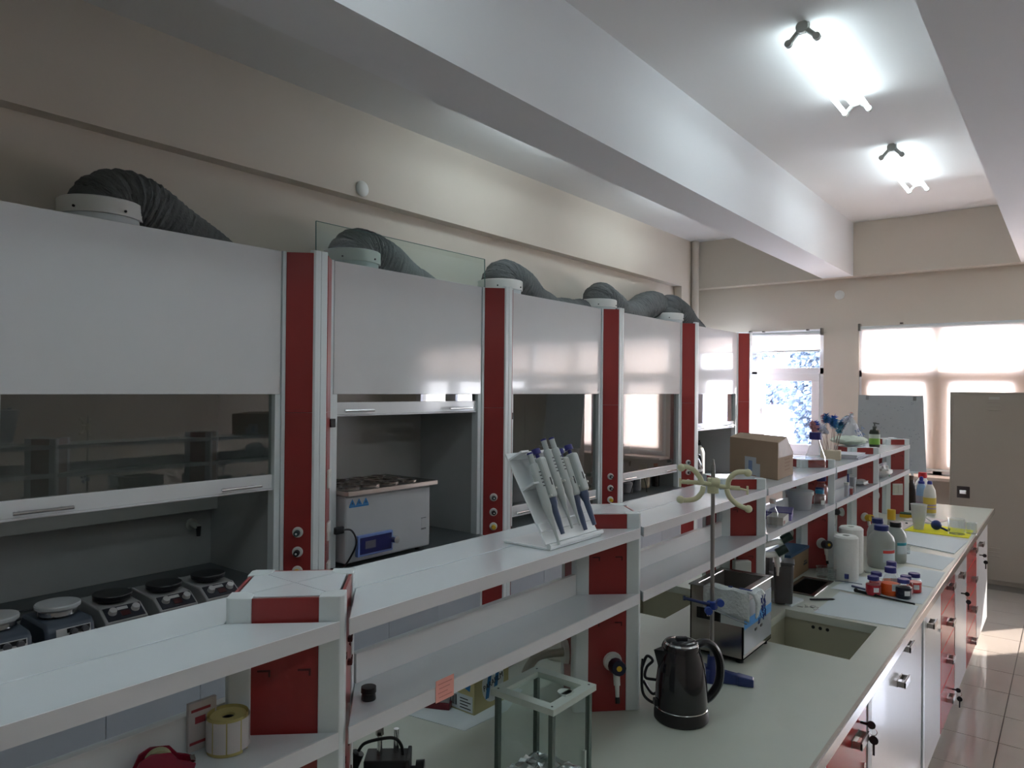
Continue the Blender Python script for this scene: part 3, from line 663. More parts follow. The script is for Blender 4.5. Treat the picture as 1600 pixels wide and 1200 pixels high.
# ============================================================ reagent rack on the island
CXR, HD, RP, RY0 = -1.043, .135, .9977, .739
CAPZ, S1, S2 = 1.427, 1.389, 1.215
def face_frame(k, off=0.):
    """face k: 0 = front-right(+x,-y) 1 = back-right(+x,+y) 2 = back-left 3 = front-left; returns origin(mid), dir, normal"""
    a = -PI / 4 + k * PI / 2; n = Vector((math.cos(a), math.sin(a), 0)); d = Vector((-n.y, n.x, 0)); c = n * (HD / math.sqrt(2) - .006 + off)
    M = Matrix((tuple(d), tuple(n), (0, 0, 1))).transposed().to_4x4(); M.translation = c; return M
def rack_column(i, lab):
    t = thing('rack_column', lab, 'column', (CXR, RY0 + i * RP, BZ), group='red and white columns of the island rack')
    H = CAPZ - BZ; h = HD
    for k in range(4):
        R = Matrix.Rotation(k * PI / 2, 4, 'Z')
        pr = [(h - .014, -.008), (h - .0105, -.0045), (h - .0105, .0045), (h - .014, .008), (h - .034, .028), (h - .050, .012), (h - .052, 0), (h - .050, -.012), (h - .034, -.028)]
        obj('corner_post', MB().prism(pr, 0.001, H, R), alu_m, t, bev=.0015)
        M = face_frame(k); hw = HD / math.sqrt(2) - .0195 - .012
        pn = obj('red_panel', MB().box(-hw, hw, -.006, -.001, .001, H - .002, M), red_m, t)
        for zz in ((1.31 - BZ), (1.135 - BZ)):
            for s in (-.032, .03): 
                sl = MB().box(s - .010, s + .010, -.0012, .0002, zz, zz + .003, M).box(s + .007, s + .010, -.0012, .0002, zz - .008, zz, M)
                obj('slot', sl, mat('slot_dark', (.08, .010, .010), .6), pn)
    # cap: four triangular pieces
    q = h - .022
    C = [(q, 0), (0, q), (-q, 0), (0, -q)]
    for k in range(4):
        a = Vector(C[k]); b = Vector(C[(k + 1) % 4]); c = (a + b) / 3; s = .985
        tri = [tuple(c + (Vector(p) - c) * s) for p in ((0, 0), a, b)]
        obj('cap_piece', MB().prism(tri, H - .006, H - .001), shelf_m, t)
    return t
rl = ['nearest rack column with a square white cap and hooks', 'rack column with a blue-knobbed tap just right of the glass cabinet', 'rack column behind the cream burette clamp and steel bath',
      'rack column with a grey tap beside the paper towel rolls', 'rack column with a yellow hosed tap behind the plastic jugs', 'end column of the rack with a white switch plate']
RC = [rack_column(i, rl[i]) for i in range(6)]
def shelf(i, z, upper, lab):
    """bay i lies before column i"""
    yb = RY0 + i * RP; ya = yb - RP; g = .008
    t = thing('rack_shelf', lab, 'shelf', (CXR, (ya + yb) / 2, z), group='white laminate shelves of the island rack')
    w = .129; L = RP / 2
    # board between two diamond columns: ends cut at 45 degrees
    dd = w - .012
    fr = [(0.001, -L + dd + .022), (w, -L + .012), (w, L - .012), (0.001, L - dd - .022)]
    fr = [(0.0012, -(L - HD + .006)), (w, -(L - .010)), (w, (L - .010)), (0.0012, (L - HD + .006))]
    obj('front_board', MB().prism(fr, -.026, 0), shelf_m, t, bev=.002)
    obj('front_edge', B(w, w + .0025, -(L - .010), L - .010, -.026, .0005), edge_m, t)
    obj('rear_board', MB().prism([(-x, y) for x, y in fr], -.026, 0), shelf_m, t, bev=.002)
    if not upper:
        obj('upstand', B(-.006, .006, -(L - HD + .006), L - HD + .006, .0, .054), white_m, t, bev=.001)
    return t
bays = ['the bay at the left edge of the photo', 'the bay holding the pipette stand', 'the bay behind the clamp stand', 'the bay of the big cardboard box', 'the bay with the papers and tall stirring brushes', 'the last bay by the window']
for i in range(6):
    shelf(i, S1, True, 'upper white shelf in ' + bays[i]); shelf(i, S2, False, 'lower white shelf in ' + bays[i])
# ---- taps, sockets and hooks fixed to the rack columns (their parts)
def tap(i, k, z, s, knob, flange=plw_m, grow=1.0, hose=False):
    M = face_frame(k); t = RC[i]; zz = z - BZ
    Q = lambda a, b, c: M @ Vector((a, b, c))
    fo = obj('tap_flange', MB().cyl(Q(s, -.001, zz), Q(s, .008, zz), .026 * grow, .024 * grow, 20), flange, t, sm=True)
    b = MB().cyl(Q(s, .008, zz), Q(s, .04, zz), .010).cyl(Q(s, .034, zz + .004), Q(s, .046, zz - .045), .0095, .0085).cyl(Q(s, .046, zz - .045), Q(s, .051, zz - .075), .006, .005)
    obj('tap_body', b, flange, fo, sm=True)
    obj('tap_knob', MB().cyl(Q(s, .030, zz + .0), Q(s, .066, zz + .006), .021, .019, 12).cyl(Q(s, .02, zz), Q(s, .032, zz), .015, .021), knob, fo, sm=True, bev=.001)
    obj('tap_button', MB().cyl(Q(s, .066, zz + .006), Q(s, .068, zz + .006), .007), yellow_m, fo)
    obj('tap_nozzle', MB().cyl(Q(s, .051, zz - .073), Q(s, .054, zz - .088), .006, .006), black_m, fo, sm=True)
    if hose: obj('tap_hose', MB().tube([Q(s, .06, zz + .012), Q(s + .005, .075, zz + .01), Q(s + .02, .085, zz - .02), Q(s + .03, .085, zz - .08)], .004, 8), blue_m, fo, sm=True)
tap(1, 0, 1.033, .015, mat('knob_navy', (.012, .014, .04), .35)); tap(3, 0, 1.022, .02, mat('knob_dark', (.05, .055, .06), .4))
tap(4, 0, 1.015, .0, yellow_m, hose=True); tap(4, 3, 1.03, .0, mat('knob_dark', (.05, .055, .06), .4)); tap(5, 3, 1.02, .0, mat('knob_dark', (.05, .055, .06), .4)); tap(3, 3, 1.06, .0, mat('knob_dark', (.05, .055, .06), .4))
Mf = face_frame(3)   # beige pipe on the second column pointing away to the far left
Q = lambda a, b, c: Mf @ Vector((a, b, c - BZ))
bgp = mat('pipe_beige', (.36, .34, .29), .4)
fo = obj('pipe_flange', MB().cyl(Q(.0, 0, 1.03), Q(0, .012, 1.03), .032, .030, 22), plw_m, RC[1], sm=True)
obj('bent_pipe', MB().tube([Q(0, .01, 1.03), Q(0, .05, 1.028), Q(0, .085, 1.02), Q(-.005, .105, .995), Q(-.012, .115, .97)], .0125, 12), bgp, fo, sm=True)
for (i, z) in ((0, 1.33), (0, 1.29), (0, 1.10), (0, 1.06)):
    M = face_frame(1); obj('hook', MB().box(-.006, .006, -.001, .007, z - BZ - .006, z - BZ + .002, M).box(-.007, -.004, .005, .007, z - BZ, z - BZ + .009, M).box(.004, .007, .005, .007, z - BZ, z - BZ + .009, M), mat('hook_dark', (.08, .02, .02), .5), RC[i], bev=.001)
M = face_frame(0)
sw = obj('switch_plate', MB().box(-.038, .038, 0, .006, 1.075 - BZ - .04, 1.075 - BZ + .04, M), cream_m if False else plw_m, RC[5], bev=.002)
for q in (-.0165, .0165): obj('rocker', MB().box(q - .0155, q + .0155, .006, .009, 1.075 - BZ - .031, 1.075 - BZ + .031, M), mat('rocker', (.62, .62, .55), .4), sw, bev=.001)
so1 = obj('socket_box', MB().box(-.045, .02, 0, .03, 1.07 - BZ - .055, 1.07 - BZ + .055, M), plw_m, RC[2], bev=.004)
obj('socket_box', MB().box(.02, .045, 0, .024, 1.035 - BZ - .055, 1.035 - BZ + .035, M), plw_m, RC[2], bev=.003)
obj('plug', MB().cyl(M @ Vector((.0, .028, 1.03 - BZ)), M @ Vector((.0, .06, 1.03 - BZ)), .022, .016, 14), black_m, so1, sm=True)

def T(name, label, cat, x, y, z=BZ, rz=0., group=None): return thing(name, label, cat, (x, y, z + .0006), rz, group)
def L(prof, m, t, name='body', n=24, **k): return obj(name, MB().lathe(prof, n), m, t, sm=True, **k)

# ---- label roll, tape dispenser, small box on the first lower shelf
t = T('label_roll', 'roll of white labels on yellowish backing standing on the near lower shelf', 'label roll', -1.000, .592, S2)
yb_ = mat('backing_paper', (.50, .42, .16), .6)
obj('roll', MB().lathe([(.010, .002), (.0275, .002), (.0275, .048), (.0255, .051), (.010, .050), (.010, .002)], 36, cap=False), yb_, t, sm=True)
obj('outer_wrap', MB().add(*(lambda n, r0, r1: ([(r * math.cos(a), r * math.sin(a), z) for a, r in [(.6 + 5.9 * k / n, r0 + (r1 - r0) * k / n) for k in range(n + 1)] for z in (0, .054)], [(2 * k, 2 * k + 2, 2 * k + 3, 2 * k + 1) for k in range(n)]))(40, .0285, .0305)), yb_, t, sm=True)
lw = mat('label_white', (.56, .53, .52), .6)
for k in range(8):
    a0 = -2.6 + k * .68; n = 6
    vs = [((.0312) * math.cos(a0 + .62 * j / n), .0312 * math.sin(a0 + .62 * j / n), z) for j in range(n + 1) for z in (.005, .050)]
    obj('label', MB().add(vs, [(2 * j, 2 * j + 2, 2 * j + 3, 2 * j + 1) for j in range(n)]), lw, t)
L([(.010, .0), (.010, .046), (.008, .046), (.008, 0), (.010, 0)], black_m, t, 'core')
t = T('tape_dispenser', 'dark red tape dispenser with a cream tape roll at the bottom left', 'tape dispenser', -1.000, .492, S2, 1.2); t.scale = (.62, .62, .62)
tr_m = mat('dispenser_red', (.24, .008, .03), .22, coat=.5)
MP = Matrix(((1, 0, 0, 0), (0, 0, 1, 0), (0, 1, 0, 0), (0, 0, 0, 1)))
for s in (-.022, .016): obj('side_wall', MB().prism([(-.055, 0), (.065, 0), (.07, .02), (.055, .028), (.034, .036), (.018, .056), (-.022, .062), (-.045, .050), (-.058, .02)], s, s + .006, MP), tr_m, t, bev=.002)
obj('base', B(-.055, .068, -.016, .016, 0, .012), tr_m, t, bev=.002)
obj('tape_roll', MB().lathe([(.014, -.010), (.029, -.010), (.029, .010), (.014, .010), (.014, -.010)], 26, Matrix.Translation((-.006, 0, .033)) @ Matrix.Rotation(PI / 2, 4, 'X'), cap=False), mat('tape_cream', (.50, .47, .28), .5), t, sm=True)
obj('roller_hub', MB().cyl((-.006, -.013, .033), (-.006, .013, .033), .0135), black_m, t, sm=True)
obj('blade', B(.060, .070, -.012, .012, .020, .026), steel_m, t)
t = T('small_carton', 'narrow pale carton with red print leaning behind the label roll', 'box', -1.0325, .568, S2, 0)
obj('carton', B(-.0035, .0035, -.022, .022, 0, .072), mat('carton_pale', (.55, .50, .49), .6), t, bev=.0005)
obj('print_band', B(.0035, .0039, -.020, .020, .010, .014).box(.0035, .0039, -.012, .004, .040, .050).box(.0035, .0039, -.018, .012, .058, .062), mat('print_red', (.35, .05, .06), .6), t)
# black cap on lower shelf of bay 2
t = T('screw_top', 'small black screw cap lying on the lower shelf', 'cap', -.968, .838, S2)
L([(.0125, 0), (.013, .002), (.0115, .012), (.0135, .013), (.0130, .022), (.001, .022)], black_m, t, 'cap', 18)
t = thing('sticky_note', 'pink sticky note with handwriting on the lower shelf edge', 'note', (CXR + .1325, .970, S2 + .006))
obj('note', B(0, .0006, -.024, .024, -.034, .006), mat('note_pink', (.85, .38, .32), .7), t)
for k in range(4): obj('handwriting', B(.0006, .0009, -.018 + .003 * (k % 2), .019 - .006 * (k % 3), -.003 - k * .008, -.0017 - k * .008), mat('ink_red', (.55, .18, .16), .6), t)

# ---- black clamp block with rods at the bottom edge
t = T('holder_stand', 'black electrode holder with two metal rods and a side knob at the bottom edge', 'holder', -1.125, 1.150, BZ, .70)
t.location = (-1.160, 1.052, BZ - .062); obj('foot', B(-.05, .055, -.04, .042, .063, .07), black_m, t, bev=.001)
obj('rod', MB().cyl((-.012, .0, .07), (-.012, .0, .19), .006), chrome_m, t, sm=True); obj('rod', MB().cyl((.022, .012, .07), (.022, .012, .185), .006), chrome_m, t, sm=True)
blk = obj('block', B(-.042, .048, -.028, .03, .07, .135), black_m, t, bev=.003)
obj('side_plate', B(.046, .054, -.032, .034, .068, .138), mat('black_matt', (.02, .02, .022), .5), blk, bev=.002)
obj('knob', MB().cyl((.054, 0, .105), (.07, 0, .105), .006).cyl((.066, 0, .105), (.084, 0, .105), .017, .018, 14), black_m, t, sm=True)
obj('rod_tip', MB().cyl((-.012, 0, .178), (-.012, 0, .193), .009, .008, 6), steel_m, t)
obj('grip', MB().tube([(-.052, -.03, .155), (-.066, -.032, .12), (-.07, -.034, .09), (-.075, -.034, .078)], .013, 12), black_m, t, sm=True)
obj('lead', MB().tube([(-.052, -.03, .158), (-.04, -.026, .172), (-.01, -.02, .178), (.02, -.012, .176), (.034, 0, .155), (.038, .0, .13)], .0035, 8), black_m, t, sm=True)

# ---- film box, red tray, paper sheet
t = T('paper_sheet', 'white paper sheet under the yellow film box', 'paper', -1.255, 1.44, BZ, 0)
ps = MB().prism([(-.14, -.12), (.055, -.088), (.066, .07), (.02, .20), (-.12, .19)], 0, .0012)
obj('sheet', ps, paper_m, t)
t = thing('film_box', 'pale yellow film box with blue stripes and dark lettering on white paper', 'box', (-1.284, 1.500, BZ + .0022), .0)
fb = mat('film_box_yellow', (.46, .43, .22), .55)
hx, hy, hz = .050, .072, .150
obj('carton', B(-hx, hx, -hy, hy, 0, hz), fb, t, bev=.001)
lo = obj('oval_print', MB().prism([(.046 * math.cos(a), .066 + .052 * math.sin(a)) for a in [k * PI / 12 for k in range(24)]], 0, .0006, Matrix(((0, 0, 1, hx), (1, 0, 0, .004), (0, 1, 0, 0), (0, 0, 0, 1)))), paper_m, t)
for y in (-.014, .018):
    obj('blue_stripe', MB().prism([(y - .014, .028), (y + .0, .028), (y + .014, .108), (y - .0, .108)], .0006, .0011, Matrix(((0, 0, 1, hx), (1, 0, 0, 0), (0, 1, 0, 0), (0, 0, 0, 1)))), mat('print_blue', (.02, .16, .42), .5), lo)
ink = mat('ink_black', (.015, .015, .02), .5)
text('lettering', 'PARAFILM', .022, ink, t, (hx + .0014, .004, .066), (PI / 2, 0, PI / 2), sx=.86).rotation_euler = (PI / 2, -.22, PI / 2)
text('lettering', 'M', .04, mat('print_blue', (.02, .16, .42), .5), t, (hx + .0004, -.046, .1), (PI / 2, 0, PI / 2), sx=.4)
lb = obj('white_label', B(-hx + .002, hx - .006, -hy - .0006, -hy, .004, .046), paper_m, t)
for k, (a, w_) in enumerate([(-.045, .003), (-.040, .002), (-.036, .004), (-.029, .002), (-.025, .003), (-.020, .002), (-.016, .004)]): obj('bar', B(a, a + w_, -hy - .0011, -hy - .0006, .012, .04), ink, lb)
for k in range(4): obj('text_line', B(.0, .038 - .01 * (k % 2), -hy - .0011, -hy - .0006, .010 + k * .008, .0125 + k * .008), ink, lb)
for (a, z_) in ((-.040, .068), (.014, .064)): obj('blue_mark', MB().prism([(a, z_), (a + .02, z_ - .006), (a + .024, z_ + .024), (a + .004, z_ + .022)], 0, .0006, Matrix(((1, 0, 0, 0), (0, 0, -1, -hy), (0, 1, 0, 0), (0, 0, 0, 1)))), mat('print_blue', (.02, .16, .42), .5), t)
text('lettering', 'Parafilm', .012, ink, t, (-.005, -hy - .0005, .095), (PI / 2, 0, 0))
t = thing('slide_box', 'flat dark red box with a clear lid beside the film box', 'box', (-1.36, 1.42, BZ + .0022), .45)
obj('tray', B(-.045, .045, -.035, .035, 0, .018), mat('tray_maroon', (.14, .01, .018), .35), t, bev=.002)
obj('lid', B(-.043, .043, -.033, .033, .0185, .032), mat('lid_clear', (.5, .5, .52), .2, alpha=.5), t, bev=.002)

# dark carton and white drum behind the shelf on the far side
t = T('brown_case', 'dark brown case standing behind the film box on the far side of the bench', 'case', -1.44, 1.80, BZ, .1)
obj('case', B(-.09, .07, -.16, .12, 0, .125), mat('case_brown', (.055, .038, .03), .4), t, bev=.006); obj('lid', B(-.092, .072, -.162, .122, .125, .138), mat('case_brown2', (.07, .05, .04), .4), t, bev=.004)
t = T('white_drum', 'white plastic drum half hidden behind the second rack column', 'drum', -1.30, 1.925, BZ)
L([(.05, 0), (.055, .01), (.055, .14), (.045, .155), (.045, .165), (.001, .165)], mat('drum_white', (.60, .56, .5), .4), t)

# ---- glass draught cabinet
t = T('glass_cabinet', 'small square glass cabinet with pale green frame in the foreground', 'glass cabinet', -.913, 1.289, BZ, .0)
gw, gh = .0750, .194; gr = mat('frame_green', (.52, .58, .53), .35); pg = mat('post_green', (.15, .19, .17), .25, metal=.5)
tf = MB()
for q in ((-gw - .008, gw + .008, -gw - .008, -gw + .016), (-gw - .008, gw + .008, gw - .016, gw + .008), (-gw - .008, -gw + .016, -gw + .016, gw - .016), (gw - .016, gw + .008, -gw + .016, gw - .016)): tf.box(*q, gh, gh + .013)
bmj = obj('top_frame', tf, gr, t)
for a in (-1, 1):
    for b_ in (-1, 1):
        obj('post', B(a * (gw - .004) - .0055, a * (gw - .004) + .0055, b_ * (gw - .004) - .0055, b_ * (gw - .004) + .0055, .010, gh), pg, t, bev=.001)
        obj('screw', MB().cyl((a * (gw - .004), b_ * (gw - .004), gh + .013), (a * (gw - .004), b_ * (gw - .004), gh + .0136), .0025, n=8), black_m, bmj)
obj('base_frame', B(-gw - .006, gw + .006, -gw - .006, gw + .006, 0, .010), pg, t, bev=.002)
for s in (-1, 1):
    obj('glass_pane', B(-gw + .006, gw - .006, s * (gw - .003) - .001, s * (gw - .003) + .001, .012, gh - .001), cglass_m, t)
    obj('glass_pane', B(s * (gw - .003) - .001, s * (gw - .003) + .001, -gw + .006, gw - .006, .012, gh - .001), cglass_m, t)
obj('top_pane', B(-gw + .01, gw - .01, -gw + .01, gw - .01, gh + .004, gh + .007), cglass_m, t)
obj('finger_tab', MB().cyl((.055, .0, gh + .0135), (.055, .0, gh + .017), .016, n=20).box(.055, .068, -.016, .016, gh + .0135, gh + .017), gr, t, sm=True)
obj('door_pull', B(gw - .001, gw + .006, .042, .048, .02, .075), gr, t, bev=.001)
fr_ = random.Random(5); n = 14; vs = [(-.07 + .14 * i / n, -.07 + .14 * j / n, .014 + fr_.random() * .012) for i in range(n + 1) for j in range(n + 1)]
obj('foil', MB().add(vs, [(i * (n + 1) + j, (i + 1) * (n + 1) + j, (i + 1) * (n + 1) + j + 1, i * (n + 1) + j + 1) for i in range(n) for j in range(n)]), mat('foil', (.7, .7, .72), .18, metal=1.), t)

# ---- kettle
t = T('electric_kettle', 'black electric kettle with a curved handle standing on the worktop', 'kettle', -.808, 1.762, BZ, .78)
kb_ = mat('kettle_base', (.014, .013, .014), .45)
L([(.001, 0), (.066, 0), (.070, .004), (.070, .020), (.067, .024), (.067, .033)], kb_, t, 'base', 36)
body = obj('body', MB().lathe([(.067, .034), (.0665, .036), (.067, .06), (.0655, .10), (.060, .14), (.052, .17), (.047, .182)], 40), kblack_m, t, sm=True)
L([(.0672, .0325), (.0682, .034), (.0672, .0355)], chrome_m, t, 'trim_ring', 40)
lid = L([(.048, .182), (.047, .192), (.043, .199), (.03, .205), (.001, .207)], kblack_m, t, 'lid', 36)
L([(.0440, .1965), (.0452, .1972), (.0425, .2005)], chrome_m, lid, 'lid_ring', 36)
obj('lid_knob', MB().box(-.016, .016, -.007, .007, .202, .213), black_m, lid, bev=.003)
# spout toward -x local, handle toward +x
sp = MB().add([(-.040, -.022, .184), (-.040, .022, .184), (-.075, 0, .182), (-.056, -.016, .135), (-.056, .016, .135), (-.060, 0, .128)], [(0, 2, 1), (0, 3, 5, 2), (1, 2, 5, 4), (3, 4, 5), (0, 1, 4, 3)])
obj('spout', sp, kblack_m, t, sm=True)
def flat_tube(pts, w_, th, sub=8):
    Pn = smooth(pts, sub); b = MB(); N = len(Pn); vs = []; fs = []
    for i, p in enumerate(Pn):
        tt = (Pn[min(i + 1, N - 1)] - Pn[max(i - 1, 0)]).normalized(); nrm = Vector((tt.z, 0, -tt.x))
        for k in range(10):
            a = 2 * PI * k / 10; vs.append(p + nrm * th * math.cos(a) + Vector((0, 1, 0)) * w_ * math.sin(a))
    for i in range(N - 1):
        for k in range(10): fs.append((i * 10 + k, i * 10 + (k + 1) % 10, (i + 1) * 10 + (k + 1) % 10, (i + 1) * 10 + k))
    fs.append(list(range(10))[::-1]); fs.append([(N - 1) * 10 + k for k in range(10)]); return b.add(vs, fs)
obj('handle', flat_tube([(.038, 0, .190), (.062, 0, .196), (.086, 0, .184), (.102, 0, .155), (.106, 0, .12), (.100, 0, .085), (.082, 0, .058), (.066, 0, .046)], .013, .011), black_m, t, sm=True)
obj('switch', B(-.074, -.064, -.01, .01, .038, .055), black_m, t, bev=.002)
cable('kettle_cord', [(-.878, 1.785, .91), (-.905, 1.775, .915), (-.925, 1.772, .935), (-.93, 1.775, .985), (-.932, 1.785, 1.02)], 'black kettle cord running up the rack column')
cable('kettle_cord', [(-.925, 1.775, .965), (-.905, 1.79, .93), (-.89, 1.80, .945), (-.895, 1.80, .965), (-.922, 1.782, .972), (-.92, 1.785, 1.0), (-.905, 1.79, 1.02), (-.92, 1.785, 1.03), (-.93, 1.777, 1.0)], 'tied loop of the black kettle cord beside the column')

# ---- clamp stand
t = T('clamp_stand', 'laboratory stand with blue tripod foot and tall grey rod behind the kettle', 'stand', -.842, 2.045)
ft = mat('stand_blue', (.015, .03, .14), .3, coat=.3)
hub = MB().lathe([(.024, 0), (.024, .03), (.014, .045), (.012, .075)], 18); obj('hub', hub, ft, t, sm=True)
for k, a in enumerate((.35, 2.5, 4.3)):
    d_ = Vector((math.cos(a), math.sin(a), 0)); n_ = Vector((-d_.y, d_.x, 0))
    pts = [d_ * .012 + n_ * .012, d_ * .07 + n_ * .010, d_ * .075 + n_ * .016, d_ * .118 + n_ * .015, d_ * .118 - n_ * .015, d_ * .075 - n_ * .016, d_ * .07 - n_ * .010, d_ * .012 - n_ * .012]
    b = MB().prism([(p.x, p.y) for p in pts], 0.0, .022)
    b.v = [(x, y, z if z < .01 else z + max(0, .018 - .16 * max(0, math.hypot(x, y) - .01))) for x, y, z in b.v]
    obj('foot', b, ft, t, bev=.003)
obj('rod', MB().cyl((0, 0, .03), (0, 0, .640), .006, .006, 14).cyl((0, 0, .640), (0, 0, .655), .0045, .003), rod_m, t, sm=True)
zc_ = BZ
# cream double burette clamp
SX, SY = -.842, 2.045
def local_right(a, b):  # point at a along camera right and b toward the viewer, about the rod
    return Vector((R0.x * a - FH.x * b, R0.y * a - FH.y * b, 0))
t = thing('burette_clamp', 'cream plastic butterfly burette clamp on the tall grey rod', 'clamp', (SX, SY, 1.478))
def q3(a, z, b=0.): v = local_right(a, b); return (v.x, v.y, z)
bossm = obj('boss', MB().cyl((0, 0, -.022), (0, 0, .022), .0165, n=16).cyl(q3(-.010, .014, .012), q3(.014, .010, .012), .012, n=12), cream_m, t, sm=True)
obj('crossbar', MB().tube([q3(-.095, .012, .012), q3(-.03, .008, .012), q3(.03, -.002, .012), q3(.075, -.006, .012)], .0065, 10), cream_m, t, sm=True)
for a0, a1, za, zb_ in ((-.060, -.100, .008, .010), (.060, .098, -.003, -.012)):
    scw = obj('screw', MB().cyl(q3(a0, za, .012), q3(a1, zb_, .012), .003, n=8), cream_m, t, sm=True)
    obj('screw_knob', MB().box(-.003, .003, -.002, .002, -.013, .013, Matrix.Translation(q3(a1, zb_, .012)) @ Matrix.Rotation(YAW, 4, 'Z')), cream_m, scw, bev=.001)
for pts, tip in (([(-.035, .006), (-.045, .028), (-.066, .050), (-.092, .058)], (-.098, .054)), ([(-.033, .000), (-.038, -.020), (-.058, -.038), (-.092, -.042)], (-.100, -.040)),
                 ([(.040, -.004), (.042, .018), (.062, .040), (.092, .043)], (.098, .040)), ([(.036, -.008), (.044, -.030), (.066, -.052), (.092, -.064)], (.100, -.066))):
    arm = obj('jaw', MB().tube([q3(a, z, .016) for a, z in pts], .0075, 10), cream_m, t, sm=True)
    obj('jaw_tip', MB().sphere(q3(tip[0], tip[1], .016), .0115, 12, 8), cream_m, arm, sm=True)
# blue boss clamp with towel
t = thing('boss_clamp', 'blue boss head clamp on the grey rod beside the steel bath', 'clamp', (SX, SY, 1.125))
bl2 = mat('clamp_blue', (.025, .06, .30), .35)
obj('boss', MB().box(-.014, .014, -.012, .012, -.012, .012), bl2, t, bev=.004)
obj('bar', MB().cyl(q3(-.085, .022, .008), q3(-.01, .004, .008), .0045).cyl(q3(-.088, .022, .008), q3(-.082, .022, .008), .007), mat('clamp_navy', (.015, .03, .12), .35), t, sm=True)
for (a, z_) in ((-.016, -.012), (.018, .012)): obj('wing_screw', MB().cyl(q3(a, z_, .012), q3(a, z_, .026), .011, n=12), bl2, t, sm=True)
obj('rod_stub', MB().cyl(q3(-.016, -.012, .012), q3(-.014, -.028, .014), .005), chrome_m, t, sm=True)

# ---- ultrasonic bath
t = T('ultrasonic_bath', 'stainless steel ultrasonic bath with a blue stripe next to the sink', 'bath', -.902, 2.355, BZ)
hx, hy, z0, z1 = .088, .132, .014, .222
sh = MB().box(-hx, hx, -hy, -hy + .004, z0, z1).box(-hx, hx, hy - .004, hy, z0, z1).box(-hx, -hx + .004, -hy, hy, z0, z1).box(hx - .004, hx, -hy, hy, z0, z1).box(-hx, hx, -hy, hy, z0, z0 + .004)
obj('housing', sh, steel_m, t)
rim = MB(); 
for q in ((-hx - .005, hx + .005, -hy - .006, -hy + .022), (-hx - .005, hx + .005, hy - .022, hy + .006), (-hx - .005, -hx + .018, -hy + .022, hy - .022), (hx - .018, hx + .005, -hy + .022, hy - .022)): rim.box(*q, z1, z1 + .005)
obj('rim', rim, steel_m, t, bev=.002)
tk = MB().box(-hx + .018, hx - .018, -hy + .022, hy - .022, .10, .103)
for q in ((-hx + .018, -hx + .020, -hy + .022, hy - .022), (hx - .020, hx - .018, -hy + .022, hy - .022), (-hx + .018, hx - .018, -hy + .022, -hy + .024), (-hx + .018, hx - .018, hy - .024, hy - .022)): tk.box(*q, .10, z1 + .001)
obj('tank', tk, mat('tank_steel', (.32, .29, .27), .4, metal=.6), t)
fp_ = obj('front_panel', B(hx, hx + .0015, -hy + .006, hy - .004, .03, .19), mat('bath_panel', (.46, .50, .54), .25, metal=.3), t)
obj('blue_stripe', B(hx + .0015, hx + .0022, -hy + .006, hy - .004, .108, .138), mat('stripe_blue', (.02, .22, .55), .4), fp_)
for y in (-.03, .02): obj('indicator', B(hx + .0015, hx + .003, y, y + .018, .082, .090), black_m, fp_)
vent = obj('side_vent', B(-.065, .06, -hy - .002, -hy, .12, .155), black_m, t, bev=.001)
for k in range(7): obj('louvre', B(-.06 + k * .017, -.054 + k * .017, -hy - .004, -hy - .002, .123, .152), mat('vent_dark', (.02, .02, .022), .5), vent)
for a in (-1, 1):
    for b_ in (-1, 1): obj('foot', MB().cyl((a * .07, b_ * .11, 0), (a * .07, b_ * .11, .014), .012), black_m, t)
cable('power_cable', [(-.985, 2.24, .93), (-1.02, 2.21, .945), (-1.06, 2.20, .935), (-1.06, 2.17, .91), (-.98, 2.10, .905), (-.9, 2.02, .905)], 'black cable looping out behind the kettle lid')
# towel draped over the near corner of the bath
t = thing('towel', 'white towel with dark blue trim hanging over the steel bath', 'towel', (-.86, 2.222, BZ + z1))
n, m = 20, 14; vs = []
for i in range(n + 1):
    for j in range(m + 1):
        u = i / n; v = j / m            # u along the near edge (x), v from top back to hanging hem
        x = -.075 + .145 * u; 
        if v < .35: y = .035 * (1 - v / .35) - .012; z_ = .011 + .003 * math.sin(u * 7)
        else:
            y = -.018 - .006 * math.sin(u * 9 + v * 3); z_ = .011 - (v - .35) * (.10 + .035 * u) + .003 * math.sin(u * 11)
        vs.append((x, y + .004 * math.sin(u * 13), z_))
cf = [(i * (m + 1) + j, (i + 1) * (m + 1) + j, (i + 1) * (m + 1) + j + 1, i * (m + 1) + j + 1) for i in range(n) for j in range(m)]
tw = obj('cloth', MB().add(vs, cf), cloth_m, t, sm=True); md = tw.modifiers.new('solid', 'SOLIDIFY'); md.thickness = .004
vs = []
for i in range(9):
    for j in range(m + 1):
        u = i / 8; v = j / m; y = -.016 + .075 * u
        x = .076 + .018 * min(1, v * 2.2) + .002 * math.sin(u * 9); z_ = .014 - max(0, v - .15) * (.090 - .045 * u)
        vs.append((x - (.012 if v < .15 else 0), y, z_))
cf = [(i * (m + 1) + j, (i + 1) * (m + 1) + j, (i + 1) * (m + 1) + j + 1, i * (m + 1) + j + 1) for i in range(8) for j in range(m)]
tw2 = obj('side_fold', MB().add(vs, cf), cloth_m, t, sm=True); md = tw2.modifiers.new('solid', 'SOLIDIFY'); md.thickness = .004
navy = mat('trim_navy', (.03, .05, .22), .8)
rq = random.Random(2)
for k in range(22):
    y = rq.uniform(-.012, .050); z0_ = rq.uniform(-.062, .004); obj('blue_pattern', MB().tube([(.0985, y, z0_), (.0990, y + rq.uniform(-.006, .006), z0_ - .008), (.0985, y + rq.uniform(-.01, .012), z0_ - .018)], .0013, 5, sub=3), navy, tw2)
for a, b_ in ((-.0, .012), (.035, .022), (.058, .016)): obj('blue_pattern', MB().box(a, a + b_, -.006, .003, .0165, .0185), navy, tw)
